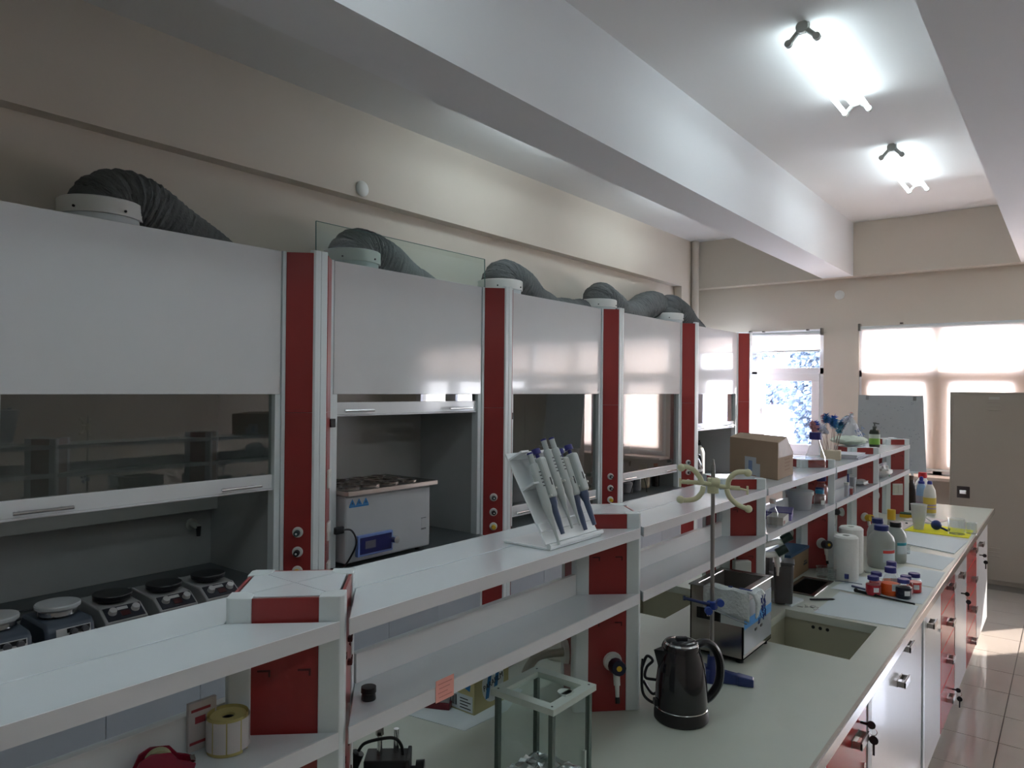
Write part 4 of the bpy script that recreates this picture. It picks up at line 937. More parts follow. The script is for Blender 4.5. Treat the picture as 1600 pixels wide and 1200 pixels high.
obj('hem', MB().tube([(-.073, -.026, -.055), (-.02, -.029, -.062), (.03, -.027, -.074), (.068, -.026, -.082)], .0022, 6), mat('hem_grey', (.30, .34, .36), .8), tw)
t = thing('wipe', 'small pale paper wipe tucked under the towel', 'wipe', (-.855, 2.2195, BZ + .12)); obj('sheet', B(-.03, .045, -.001, .001, -.0, .036), paper_m, t)

# ---- swan-neck faucet
t = T('bench_faucet', 'white twin-arm laboratory faucet with dark green valve caps over the sink', 'faucet', -1.012, 2.705, BZ)
obj('post', MB().cyl((0, -.045, 0), (0, -.045, .245), .0145, n=18).cyl((0, -.045, 0), (0, -.045, .02), .026), plw_m, t, sm=True)
tips = [((.10, .20), .235, .20), ((.155, .13), .225, .16)]
for (px, py), zt, zn in ((( .075, .265), .250, .175), ((.092, .150), .222, .155)):
    am = obj('arm', MB().tube([(0, -.045, .235), (px * .25, -.045 + (py + .045) * .25, .242), (px * .8, -.045 + (py + .045) * .8, zt), (px, py, zt - .004), (px + .006, py + .004, zt - .03), (px + .008, py + .005, zt - .05)], .0115, 12), plw_m, t, sm=True)
    obj('nozzle', MB().cyl((px + .008, py + .005, zt - .045), (px + .008, py + .005, zt - .072), .0075, .006).cyl((px + .008, py + .005, zt - .072), (px + .008, py + .005, zt - .085), .0045), plw_m, am, sm=True)
    d_ = Vector((.70, .40, .45)).normalized(); q0 = Vector((px, py, zt)); obj('valve_cap', MB().cyl(q0 + d_ * .006, q0 + d_ * .05, .017, .017, 14), mat('valve_green', (.01, .028, .022), .35), am, sm=True, bev=.0015)
# ---- jug, brown box
t = T('measuring_jug', 'dark grey rectangular plastic jug behind the sink', 'jug', -.928, 2.985, BZ, .3)
jg = mat('jug_grey', (.085, .08, .085), .3); 
jb = MB().prism([(-.034, -.04), (.034, -.04), (.034, .04), (-.034, .04)], 0, .165)
jb.v = [(x * (1 + z * .9), y * (1 + z * .9), z) for x, y, z in jb.v]
o = obj('body', jb, jg, t, bev=.010, sm=True)
obj('rim', MB().prism([(-.042, -.05), (.042, -.05), (.042, .05), (-.042, .05)], .164, .172), jg, t, bev=.004)
t = T('bundled_bag', 'crumpled grey plastic bag lying behind the jug', 'bag', -1.03, 3.12, BZ, 0)
rr = random.Random(9)
def crumple(rx, ry, rz_, seed, n=16, m=9, amp=.16, cz=None):
    r_ = random.Random(seed); b = MB(); vs = []
    for j in range(m + 1):
        for i in range(n):
            a = 2 * PI * i / n; p = PI * j / m; k = 1 + amp * (r_.random() - .5) * 2 * (1 if 0 < j < m else 0)
            vs.append((rx * math.sin(p) * math.cos(a) * k, ry * math.sin(p) * math.sin(a) * k, rz_ * (1 - math.cos(p)) * .5 * (k if p > 1.5 else 1) + .0005))
    fs = [(j * n + i, j * n + (i + 1) % n, (j + 1) * n + (i + 1) % n, (j + 1) * n + i) for j in range(m) for i in range(n)]
    return b.add(vs, fs)
obj('bag', crumple(.06, .08, .15, 4), mat('bag_grey', (.16, .15, .16), .3), t, sm=True)
t = T('brown_box', 'brown carton with a blue lid beside the second sink rack column', 'box', -1.065, 3.475, BZ, .0)
obj('carton', B(-.055, .06, -.15, .135, 0, .105), mat('box_tan', (.30, .20, .11), .7), t, bev=.001)
obj('lid', B(-.058, .063, -.153, .138, .105, .118), mat('lid_blue', (.03, .08, .17), .5), t, bev=.002)
obj('print', B(.06, .0606, .06, .10, .05, .056).box(.06, .0606, .055, .11, .036, .046), ink, t)

# ---- paper towel rolls
for k, (x, y, r, h_, lb) in enumerate([(-.822, 3.545, .052, .20, 'tall white paper towel roll, the nearer of the pair'), (-.838, 3.705, .054, .215, 'tall white paper towel roll standing behind the other one')]):
    t = T('paper_towel_roll', lb, 'paper roll', x, y, BZ, 0, 'paper towel rolls')
    obj('roll', MB().lathe([(.016, 0), (r - .004, 0), (r, .006), (r, h_ - .008), (r - .008, h_), (.016, h_), (.016, 0)], 34, cap=False), towel_m, t, sm=True)
    obj('core', MB().lathe([(.0158, .002), (.0158, h_ - .004), (.001, h_ - .03)], 20), mat('core_brown', (.10, .08, .06), .8), t, sm=True)

# ---- glassware
def beaker(x, y, r, h_, lb, z=BZ, m=bottle_m, group=None, mark=True):
    t = T('beaker', lb, 'beaker', x, y, z, 0, group); w_ = .0016
    L([(.001, .0), (r * .95, 0), (r, .004), (r, h_ * .96), (r * 1.08, h_), (r * 1.05, h_), (r - w_, h_ * .95), (r - w_, .004), (.001, .0025)], m, t, 'glass', 26)
    if mark:
        for q in (.35, .5, .65): obj('graduation', MB().lathe([(r + .0004, h_ * q), (r + .0004, h_ * q + .0008)], 26, cap=False), mat('mark_white', (.8, .8, .8), .5), t)
    return t
beaker(-.915, 3.50, .024, .052, 'small glass beaker left of the paper towel rolls, leftmost'); beaker(-.868, 3.485, .019, .048, 'small glass beaker right beside the nearer paper towel roll')
t = T('vial', 'small vial with a blue cap beside the nearer towel roll', 'vial', -.800, 3.462, BZ); L([(.001, 0), (.009, 0), (.009, .035), (.007, .038)], bottle_m, t, 'glass'); L([(.0085, .022), (.0095, .024), (.0095, .042), (.001, .042)], blue_m, t, 'cap')
beaker(-.705, 4.30, .024, .042, 'tiny glass beaker alone on the white sheets beyond the jugs'); beaker(-.79, 4.23, .020, .040, 'tiny glass beaker next to the red-labelled jugs')
beaker(-.560, 5.10, .046, .095, 'large glass beaker on the yellow cloth', mark=False); beaker(-.492, 5.17, .030, .070, 'smaller glass beaker on the yellow cloth near the bench edge', mark=False)

# ---- reagent bottles
def reagent(x, y, r, h_, lb, liq, fill, capm=bluecap_m, z=BZ, group=None, label=True, shape='square', lm=None, rc=None):
    t = T('reagent_bottle', lb, 'bottle', x, y, z, random.random() * .5, group)
    if shape == 'cone': prof = [(.001, .0), (r * .94, 0), (r, .006), (r, h_ * .30), (r * .42, h_ * .74), (r * .42, h_ * .84)]
    else: prof = [(.001, .0), (r * .94, 0), (r, .006), (r, h_ * .55), (r * .88, h_ * .64), (r * .62, h_ * .72), (r * .62, h_ * .80)]
    L(prof, rglass_m if liq else bottle_m, t, 'glass', 26)
    if liq:
        lp = [(.001, .003), (r * .90, .003), (r * .955, .008)]
        hf = fill * h_
        for (a, b_), (c, d_) in zip(prof[2:-1], prof[3:]):
            if d_ <= hf: lp.append((c * .955, d_))
            elif b_ < hf: lp.append(((a + (c - a) * (hf - b_) / (d_ - b_)) * .955, hf)); break
        lp.append((.001, lp[-1][1] + .0003)); L(lp, liq, t, 'liquid', 26)
    rc = rc or r * (.52 if shape == 'cone' else .74); k0 = h_ * .80
    b = MB(); nn_ = 40; pr_ = [(rc, k0), (rc, h_ - .002), (rc * .93, h_), (.001, h_)]; b.lathe(pr_, nn_)
    b.v = [(x * (1 + (.03 if (i % nn_) % 2 else 0)) if z_ < h_ - .001 else x, y, z_) for i, (x, y, z_) in enumerate(b.v)]
    obj('cap', b, capm, t, sm=True)
    if label:
        n = 6; a0 = -1.5; vs = [((r * 1.012) * math.cos(a0 + .75 * j / n), r * 1.012 * math.sin(a0 + .75 * j / n), z_) for j in range(n + 1) for z_ in (h_ * .22, h_ * .46)]
        obj('label', MB().add(vs, [(2 * j, 2 * j + 2, 2 * j + 3, 2 * j + 1) for j in range(n)]), lm or mat('mark_white', (.8, .8, .8), .5), t)
        for q in range(4): obj('graduation', MB().add([((r * 1.01) * math.cos(-.6 + .7 * j / n), r * 1.01 * math.sin(-.6 + .7 * j / n), z_) for j in range(n + 1) for z_ in (h_ * (.2 + .08 * q), h_ * (.2 + .08 * q) + .001)], [(2 * j, 2 * j + 2, 2 * j + 3, 2 * j + 1) for j in range(n)]), mat('mark_white', (.8, .8, .8), .5), t)
    return t
redl = mat('liquid_red', (.50, .012, .03), .3); orl = mat('liquid_orange', (.95, .12, .005), .3); drk = mat('liquid_dark', (.010, .012, .03), .3); rd2 = mat('liquid_crimson', (.65, .01, .015), .3)
G = 'reagent bottles with purple-blue caps'
reagent(-.668, 3.345, .030, .080, 'short bottle of dark red liquid at the left of the reagent group', redl, .56, group=G)
reagent(-.672, 3.425, .029, .080, 'short bottle half hidden behind the leftmost red reagent bottle', redl, .5, group=G)
reagent(-.612, 3.395, .042, .118, 'taller conical bottle of orange liquid in the middle of the reagent group', orl, .42, group=G, shape='cone')
reagent(-.628, 3.505, .038, .118, 'conical bottle standing directly behind the orange one', mat('liquid_pale', (.55, .2, .12), .15), .3, group=G, shape='cone')
reagent(-.558, 3.370, .031, .082, 'short bottle of nearly black liquid at the front of the reagent group', drk, .58, group=G)
reagent(-.562, 3.445, .028, .080, 'short bottle with purple-blue cap just behind the black one', redl, .4, group=G)
reagent(-.540, 3.505, .030, .082, 'short bottle of bright red liquid at the right of the reagent group', rd2, .56, group=G)

# ---- plastic jugs
def jug(x, y, r, h_, lb, capm, label_c, lab_z=.35, rz=0.):
    t = T('plastic_jug', lb, 'jug', x, y, BZ, rz)
    jm = mat('jug_hdpe', (.50, .54, .50), .3, trans=.35)
    L([(.001, 0), (r * .94, 0), (r, .01), (r, h_ * .62), (r * .9, h_ * .74), (r * .55, h_ * .85), (r * .5, h_ * .87), (r * .5, h_ * .9)], jm, t, 'body', 30)
    L([(r * .55, h_ * .88), (r * .55, h_ * .985), (r * .5, h_), (.001, h_)], capm, t, 'cap', 20)
    n = 8; a0 = -1.25; rr_ = r * 1.01
    o = obj('label', MB().add([(rr_ * math.cos(a0 + 1.1 * j / n), rr_ * math.sin(a0 + 1.1 * j / n), z_) for j in range(n + 1) for z_ in (h_ * (lab_z - .18), h_ * (lab_z + .12))], [(2 * j, 2 * j + 2, 2 * j + 3, 2 * j + 1) for j in range(n)]), paper_m, t)
    obj('label_band', MB().add([(rr_ * 1.006 * math.cos(a0 + 1.1 * j / n), rr_ * 1.006 * math.sin(a0 + 1.1 * j / n), z_) for j in range(n + 1) for z_ in (h_ * (lab_z + .03), h_ * (lab_z + .10))], [(2 * j, 2 * j + 2, 2 * j + 3, 2 * j + 1) for j in range(n)]), label_c, o)
    return t
lr = mat('label_red', (.60, .05, .04), .6); lb_ = mat('label_teal', (.05, .35, .42), .6)
jug(-.745, 3.905, .060, .205, 'large translucent plastic jug with a blue cap and red label band', blue_m, lr)
jug(-.712, 4.075, .050, .200, 'translucent jug with a black cap and small coloured label', black_m, lb_, .42)
jug(-.800, 4.10, .050, .205, 'jug with a blue cap half hidden at the back of the jug group', blue_m, lr)
jug(-.765, 4.205, .036, .155, 'slim jug with red label band behind the black-capped jug', plw_m, lr, .3)

# ---- white sheets on the worktop
def sheet(name, poly, lb, m=paper_m, z=BZ, th=.0012):
    cx = sum(p[0] for p in poly) / len(poly); cy = sum(p[1] for p in poly) / len(poly)
    t = thing(name, lb, 'paper' if 'paper' in name else 'cloth', (cx, cy, z + .0004))
    obj('sheet', MB().prism([(p[0] - cx, p[1] - cy) for p in poly], 0, th), m, t); return t
sheet('paper_sheet', [(-.795, 2.925), (-.480, 2.945), (-.490, 3.285), (-.79, 3.305)], 'large white paper sheet right behind the near sink')
sheet('paper_sheet', [(-.835, 3.335), (-.482, 3.325), (-.484, 3.62), (-.80, 3.64)], 'white paper sheet under the coloured reagent bottles')
sheet('paper_sheet', [(-.735, 3.66), (-.482, 3.645), (-.484, 3.985), (-.655, 3.99)], 'white paper sheet just beyond the coloured bottles')
sheet('paper_sheet', [(-.79, 4.12), (-.50, 4.02), (-.484, 4.36), (-.78, 4.42)], 'white paper sheet with a torn edge under the tiny beakers', z=BZ - .0001)
sheet('paper_sheet', [(-.80, 4.60), (-.50, 4.47), (-.482, 4.90), (-.80, 4.98)], 'thick white paper sheet in front of the yellow cloth', th=.004)
sheet('paper_sheet', [(-.98, 2.965), (-.885, 2.945), (-.87, 3.06), (-.95, 3.09)], 'folded white wipe lying at the front of the steel drip sink', th=.008)
sheet('yellow_cloth', [(-.83, 5.02), (-.488, 5.00), (-.492, 5.30), (-.80, 5.36)], 'bright yellow cleaning cloth spread near the far end of the island', ycloth_m, th=.003)
sheet('towel_cloth', [(-.90, 4.98), (-.84, 4.95), (-.82, 5.30), (-.90, 5.36)], 'crumpled pinkish white wipe left of the yellow cloth', mat('wipe_pink', (.70, .62, .60), .8), th=.006)
sheet('towel_cloth', [(-.90, 5.42), (-.72, 5.40), (-.66, 5.60), (-.86, 5.66)], 'folded pale cloth beyond the yellow cloth', mat('wipe_pink', (.70, .62, .60), .8), th=.004)
# small things lying on the sheets
t = thing('spatula', 'long black rod lying in front of the coloured bottles', 'rod', (-.62, 3.315, BZ + .006), -.23 + .0)
obj('shaft', MB().cyl((-.10, 0, 0), (.12, 0, 0), .0035), black_m, t, sm=True); obj('grip', MB().cyl((-.115, 0, .001), (-.03, 0, .001), .0065), black_m, t, sm=True); obj('knob', MB().sphere((-.118, 0, .003), .009), black_m, t, sm=True)
t = thing('pen', 'black pen lying at the corner of the large white sheet', 'pen', (-.815, 3.12, BZ + .005), .7); obj('barrel', MB().cyl((-.05, 0, 0), (.045, 0, 0), .004).cyl((.045, 0, 0), (.055, 0, 0), .004, .001), black_m, t, sm=True); obj('clip', B(-.045, -.01, -.001, .001, .004, .006), chrome_m, t)
t = thing('marker', 'grey-blue marker lying on the sheet left of the red bottle', 'pen', (-.725, 3.40, BZ + .006), -.35); obj('barrel', MB().cyl((-.045, 0, 0), (.045, 0, 0), .0045), mat('pen_blue', (.12, .14, .24), .4), t, sm=True); obj('cap', MB().cyl((.03, 0, 0), (.06, 0, 0), .0052), mat('pen_cap', (.08, .09, .16), .4), t, sm=True)
for k in range(7):
    t = thing('paper_clip', ['loose metal clip lying in front of the drip sink'][0], 'clip', (-.86 + .018 * (k % 4) + .004 * k, 3.0 + .022 * (k // 4) + .01 * (k % 3) - .03, BZ + .0015), k * 1.3, 'loose metal clips beside the sink')
    obj('wire', MB().tube([(-.01, -.003, 0), (.01, -.003, 0), (.012, 0, 0), (.01, .003, 0), (-.008, .003, 0)], .0008, 5, sub=3), steel_m, t, sm=True)
t = thing('wire_tool', 'thin blue wire tool beside the vial', 'tool', (-.80, 3.475, BZ + .003), .2); obj('wire', MB().tube([(-.05, 0, 0), (-.02, .004, .002), (.02, .006, .0), (.06, .0, 0)], .0015, 6), mat('pen_blue', (.12, .14, .24), .4), t, sm=True)
t = thing('petri_dish', 'small glass dish lying behind the paper towel rolls', 'dish', (-.765, 3.735, BZ + .0008)); L([(.001, 0), (.02, 0), (.022, .008), (.020, .008), (.018, .002)], bottle_m, t, 'dish')

# ---- things on the yellow cloth and far end
t = thing('plastic_beaker', 'tall translucent white plastic beaker on the yellow cloth', 'beaker', (-.765, 5.12, BZ + .004))
pbm = mat('beaker_pp', (.80, .82, .80), .3, trans=.3)
L([(.001, 0), (.027, 0), (.029, .02), (.041, .09), (.046, .15), (.048, .155), (.044, .15), (.039, .09), (.027, .02), (.001, .004)], pbm, t, 'cup', 26)
t = thing('pipette_bulb', 'dark blue rubber pipette filler with a white stem on the yellow cloth', 'pipette filler', (-.675, 5.16, BZ + .034))
obj('bulb', MB().sphere((0, 0, 0), .030, 20, 12), mat('bulb_blue', (.02, .045, .20), .4), t, sm=True); obj('valve', MB().tube([(.02, .0, -.012), (.045, -.004, -.02), (.065, -.01, -.026), (.07, -.01, -.01)], .007, 8), mat('bulb_dark', (.015, .03, .10), .4), t, sm=True); obj('stem', MB().cyl((-.02, .01, .012), (-.085, .03, .05), .0045), plw_m, t, sm=True)
def bottle(name, x, y, prof, m, lb, capm, capprof, labm=None, lz=None, z=BZ, extra=None, rz=0., sq=1.):
    t = T(name, lb, 'bottle', x, y, z, rz); b = MB().lathe(prof, 26); b.v = [(p[0], p[1] * sq, p[2]) for p in b.v]; obj('body', b, m, t, sm=True); L(capprof, capm, t, 'cap', 18)
    if labm:
        r = max(p[0] for p in prof) * 1.012; lbm = MB().lathe([(r, lz[0]), (r, lz[1])], 26, cap=False); lbm.v = [(p[0], p[1] * sq, p[2]) for p in lbm.v]; o = obj('label', lbm, labm, t, sm=True)
        for q in range(2):
            zz = lz[0] + (lz[1] - lz[0]) * (.25 + .22 * q); pm = MB().lathe([(r * 1.004, zz), (r * 1.004, zz + .010)], 26, cap=False); pm.v = [(p[0], p[1] * sq, p[2]) for p in pm.v]; obj('label_print', pm, mat('print_violet', (.36, .28, .40), .6), o)
    return t
bottle('spray_bottle', -.862, 5.87, [(.001, 0), (.032, 0), (.034, .01), (.034, .15), (.026, .19), (.020, .20), (.018, .215)], mat('bottle_ltblue', (.28, .46, .68), .3), 'light blue slim bottle with white nozzle at the far end', mat('cap_navy', (.03, .04, .30), .4), [(.022, .205), (.020, .222), (.012, .224), (.014, .245), (.008, .256), (.001, .256)], mat('label_violetgrey', (.42, .42, .50), .5), (.02, .12))
bottle('cleaner_bottle', -.800, 5.80, [(.001, 0), (.038, 0), (.040, .01), (.040, .13), (.036, .17), (.018, .21), (.014, .215)], mat('bottle_cream', (.70, .68, .62), .35), 'white cleaner bottle with yellow label and blue cap', mat('cap_navy', (.03, .04, .30), .4), [(.016, .205), (.016, .225), (.012, .235), (.001, .235)], mat('label_yellow', (.62, .46, .08), .5), (.015, .12))
bottle('bleach_bottle', -.885, 6.08, [(.001, 0), (.050, 0), (.052, .01), (.052, .15), (.045, .19), (.025, .22), (.022, .24)], mat('bottle_white', (.82, .80, .76), .35), 'big white bottle with a red cap behind the blue one', mat('cap_bright_red', (.65, .03, .04), .4), [(.028, .225), (.03, .235), (.028, .265), (.001, .265)])
bottle('dark_bottle', -.935, 5.93, [(.001, 0), (.030, 0), (.032, .01), (.032, .15), (.026, .18), (.014, .20), (.014, .23)], mat('bottle_brown', (.03, .02, .018), .3), 'dark brown bottle right beside the end column of the rack', mat('cap_brown', (.12, .08, .06), .4), [(.016, .22), (.016, .25), (.001, .25)])
t = T('sponge', 'yellow sponge lying in front of the end column', 'sponge', -.902, 5.57, BZ, .1); obj('foam', B(-.045, .055, -.035, .035, 0, .022), yellow_m, t, bev=.003); obj('scourer', B(-.045, .055, -.035, .035, .0222, .029), mat('scourer_green', (.05, .10, .06), .9), t, bev=.002)
t = T('yellow_bottle', 'small yellow capped glue bottle between the jugs and the end column', 'bottle', -.872, 4.86, BZ); L([(.001, 0), (.022, 0), (.024, .03), (.022, .085), (.012, .095)], mat('bottle_grey', (.45, .47, .42), .4), t); L([(.021, .085), (.023, .088), (.023, .145), (.001, .145)], yellow_m, t, 'cap')
t = T('stopper', 'tiny black stopper lying on the worktop near the sponge', 'stopper', -.855, 5.26, BZ); L([(.001, 0), (.009, 0), (.007, .012), (.001, .013)], black_m, t, 'stopper')

# ============================================================ on the upper shelf
# pipette stand
t = thing('pipette_stand', 'white acrylic pipette stand leaning on the upper shelf with six pipettes', 'pipette stand', (-.950, 1.462, S1 + .0008), 0)
ac = mat('acrylic_white', (.86, .89, .90), .12, coat=.6); TL = math.radians(31); hy = .112
MPs = Matrix(((1, 0, 0, 0), (0, 0, 1, 0), (0, 1, 0, 0), (0, 0, 0, 1)))
LP = Matrix.Translation((-.004, 0, .012)) @ Matrix.Rotation(-TL, 4, 'Y')      # local: z up the plate, x out of the plate
obj('back_plate', MB().box(-.004, 0, -hy, hy, 0, .235, LP), ac, t, bev=.001)
obj('base_plate', B(-.13, .008, -hy, hy, 0, .005), ac, t, bev=.001)
obj('front_lip', MB().cyl((.004, -hy, .008), (.004, hy + .01, .008), .006), ac, t, sm=True)
obj('foot_bend', MB().box(-.004, .003, -hy, hy, .028, .052, LP), ac, t, bev=.003)
obj('top_rail', MB().box(0, .045, -hy, -hy + .03, .215, .220, LP).box(0, .030, -hy + .03, hy, .215, .220, LP), ac, t, bev=.001)
obj('mid_rail', MB().box(0, .04, -hy, hy, .135, .140, LP), ac, t, bev=.001)
pg_ = mat('pipette_grey', (.52, .56, .55), .35); pbl = mat('pipette_blue', (.10, .13, .22), .35)
def pipette(y, kind, out, lb, up=0.):
    p = thing('pipette', lb, 'pipette', (-.950, 1.462 + y, S1 + .0008), group='pipettes hanging in the white stand')
    A = LP @ Matrix.Translation((out, 0, up)) @ Matrix.Rotation(math.radians(8), 4, 'Y') @ Matrix.Scale(.84, 4)
    def ly(prof, m, nm, par=p, n=14): return obj(nm, MB().lathe(prof, n, A), m, par, sm=True)
    if kind == 'multi':
        obj('grip', MB().box(-.016, .018, -.014, .014, .115, .235, A), pg_, p, bev=.006)
        obj('volume_window', MB().box(.018, .0186, -.003, .003, .150, .172, A), black_m, p)
        ly([(.006, .012), (.0085, .05), (.0095, .085), (.015, .105), (.015, .116)], pbl, 'shaft'); ly([(.006, .235), (.006, .246), (.013, .247), (.013, .262), (.001, .264)], bluecap_m, 'plunger')
        obj('finger_hook', MB().box(-.03, -.014, -.008, .008, .218, .226, A), pg_, p, bev=.002)
    else:
        ly([(.011, .10), (.0135, .115), (.0135, .20), (.0125, .235), (.010, .24)], pg_, 'grip'); ly([(.0035, .005), (.0045, .04), (.0075, .07), (.011, .10)], pg_, 'shaft')
        ly([(.008, .24), (.008, .262), (.0085, .264), (.0085, .268), (.001, .269)], pg_, 'plunger'); ly([(.0088, .268), (.0088, .273), (.001, .274)], bluecap_m, 'plunger_cap')
        for k in range(5): obj('print_line', MB().box(.0136, .0140, -.005, .005, .17 + k * .010, .173 + k * .010, A), mat('print_dark', (.05, .05, .06), .6), p)
    obj('rest_hook', MB().box(.0, .02, .010, .016, .137, .143, A), plw_m, p, bev=.001)
pipette(-.060, 'multi', .018, 'grey pipette with dark blue shaft, leftmost in front of the white stand')
pipette(-.082, 'single', .012, 'slim grey pipette half hidden behind the leftmost blue-shafted one', -.015)
pipette(-.022, 'single', .024, 'slim grey pipette, first right of the leftmost blue-shafted one', .012)
pipette(.014, 'single', .024, 'slim grey pipette standing tallest in the middle of the stand', .014)
pipette(.048, 'multi', .010, 'grey pipette mostly hidden behind the right-hand blue-shafted one', -.004)
pipette(.075, 'multi', .022, 'grey pipette with dark blue shaft, rightmost in the white stand', .0)
# carton with taped sloping flap
t = thing('cardboard_box', 'large brown cardboard box with taped sloping top on the upper shelf', 'box', (-1.085, 3.105, S1 + .0008), 0)
A_ = [(.118, -.078), (.105, .195), (-.125, .215), (-.155, -.03)]
A_ = [(.125, -.095), (.100, .20), (-.110, .20), (-.150, .12)]
P0 = Vector((-.965, 3.019)) - Vector((-1.085, 3.105)); P1 = Vector((-.987, 3.298)) - Vector((-1.085, 3.105)); P3 = Vector((-1.235, 3.19)) - Vector((-1.085, 3.105)); P2 = P1 + (P3 - P0)
H1, H2 = .098, .160
def _c3(p, z_): return (p.x, p.y, z_)
Pm = P0 + (P1 - P0) * .32
q = [_c3(P0, 0), _c3(P1, 0), _c3(P2, 0), _c3(P3, 0)]
vs = q + [_c3(P0, H1), _c3(P1, H1), _c3(P2, H1), _c3(P3, H1), _c3(P0, H2 - .004), _c3(P3, H2), _c3(P0 + (P1 - P0) * .55, H2 + .012), _c3(P3 + (P2 - P3) * .55, H2 + .012)]
fs = [(3, 2, 1, 0), (0, 1, 5, 4), (1, 2, 6, 5), (2, 3, 7, 6), (3, 0, 4, 7), (4, 8, 9, 7), (4, 5, 10, 8), (7, 9, 11, 6), (8, 10, 11, 9), (10, 5, 6, 11)]
obj('carton', MB().add(vs, fs), card_m, t, bev=.0012)
def lift(pts, n_, e=.0012): return [tuple(Vector(p) + Vector(n_) * e) for p in pts]
obj('tape_side', MB().add([_c3(P0, H1 * .94), _c3(P1, H1 * .90), _c3(P0 + (P1 - P0) * .55, H2 + .011), _c3(P0 + (P1 - P0) * .02, H2 - .008)], [(0, 1, 2, 3)]), cardd_m, t); t.children[-1].location = (.0016, 0, 0)
obj('tape_side', MB().add([_c3(P1, H1 * .9), _c3(P2, H1 * .9), _c3(P3 + (P2 - P3) * .55, H2 + .012), _c3(P0 + (P1 - P0) * .55, H2 + .012)], [(0, 1, 2, 3)]), cardd_m, t); t.children[-1].location = (.001, .001, .001)
nf = (P3 - P0); nf = Vector((-nf.y, nf.x)).normalized(); nf = -nf if nf.y > 0 else nf
def onface(u0, u1, z0_, z1_, e=.0015):
    a = P0 + (P3 - P0) * u0; b_ = P0 + (P3 - P0) * u1; o_ = nf * e
    return MB().add([_c3(a + o_, z0_), _c3(b_ + o_, z0_), _c3(b_ + o_, z1_), _c3(a + o_, z1_)], [(0, 1, 2, 3)])
obj('shipping_label', onface(.42, .66, .004, .082), mat('label_pale', (.50, .52, .54), .5), t); obj('label_print', onface(.50, .58, .02, .066, .002), mat('label_blue', (.22, .30, .50), .5), t); obj('label_patch', onface(.34, .42, .0, .056), mat('label_pale', (.5, .52, .54), .5), t)
for k in range(4):
    a = P0 + (P1 - P0) * .42; b_ = P0 + (P1 - P0) * (.78 - .05 * (k % 2)); o_ = Vector((.0015, 0))
    obj('print', MB().add([_c3(a + o_, .03 + k * .015), _c3(b_ + o_, .03 + k * .015), _c3(b_ + o_, .034 + k * .015), _c3(a + o_, .034 + k * .015)], [(0, 1, 2, 3)]), mat('card_print', (.28, .17, .11), .8), t)
t = thing('clear_bottle', 'small clear bottle behind the cardboard box edge', 'bottle', (-.945, 2.90, S2 + .0006)); L([(.001, 0), (.018, 0), (.02, .06), (.01, .08), (.01, .1)], bottle_m, t, 'body'); L([(.012, .095), (.012, .115), (.001, .115)], plw_m, t, 'cap')
# large clear bottle with blue cap
reagent(-.985, 3.64, .047, .172, 'big empty clear glass bottle with a purple-blue cap on the upper shelf', None, 0, z=S1, label=False, shape='cone', rc=.027)
# stirring brushes bundle in a carton
t = thing('brush_holder', 'small cream carton holding a bundle of tall bottle brushes', 'box', (-1.045, 4.16, S1 + .0006), .2)
obj('carton', B(-.05, .05, -.045, .045, 0, .05), mat('carton_cream', (.62, .52, .38), .7), t, bev=.001)
rr = random.Random(11)
bc = [mat('feather_pink', (.62, .30, .34), .8), mat('feather_blue', (.05, .22, .50), .8), mat('feather_teal', (.12, .38, .52), .8), mat('feather_royal', (.02, .10, .55), .8), mat('feather_white', (.75, .76, .85), .8)]
names_c = ['pink', 'blue', 'teal', 'deep blue', 'white']; spots_c = ['on the far left of the bundle', 'left of centre', 'at the centre', 'right of centre', 'on the far right of the bundle']
for k in range(15):
    u = (k - 7) / 7.; ci = [0, 4, 0, 3, 4, 1, 0, 1, 2, 3, 1, 2, 1, 2, 4][k]
    a0 = u * .10; hgt = .205 + rr.uniform(-.05, .015)
    b = thing('bottle_brush', '%s-tufted thin brush, %s from the left in the cream carton' % (names_c[ci], ['first', 'second', 'third', 'fourth', 'fifth', 'sixth', 'seventh', 'eighth', 'ninth', 'tenth', 'eleventh', 'twelfth', 'thirteenth', 'fourteenth', 'last'][k]), 'brush', (-1.045 + rr.uniform(-.02, .02), 4.16 + rr.uniform(-.02, .02), S1 + .003), group='tall bottle brushes in the carton')
    off = local_right(a0 + rr.uniform(-.01, .01), rr.uniform(-.03, .03)); tip = Vector((off.x, off.y, hgt)); base = local_right(u * .035, 0)
    obj('wire', MB().tube([(base.x, base.y, .0), tuple(Vector((base.x, base.y, 0)) + (tip - Vector((base.x, base.y, 0))) * .55 + Vector((0, 0, .02))), tuple(tip)], .0014, 5, sub=4), mat('brush_wire', (.38, .28, .24), .4), b, sm=True)
    tf_ = MB(); d_ = (off + Vector((0, 0, .12))).normalized()
    for j in range(110):
        s_ = rr.uniform(-.022, .022); c_ = tip + d_ * s_; v_ = Vector((rr.gauss(0, 1), rr.gauss(0, 1), rr.gauss(0, .5))).normalized(); w_ = v_.orthogonal().normalized() * .004
        tf_.add([c_ - w_, c_ + w_, c_ + v_ * .024 + w_ * .4], [(0, 1, 2)])
    o = obj('bristles', tf_, bc[ci], b); o['kind'] = 'stuff'
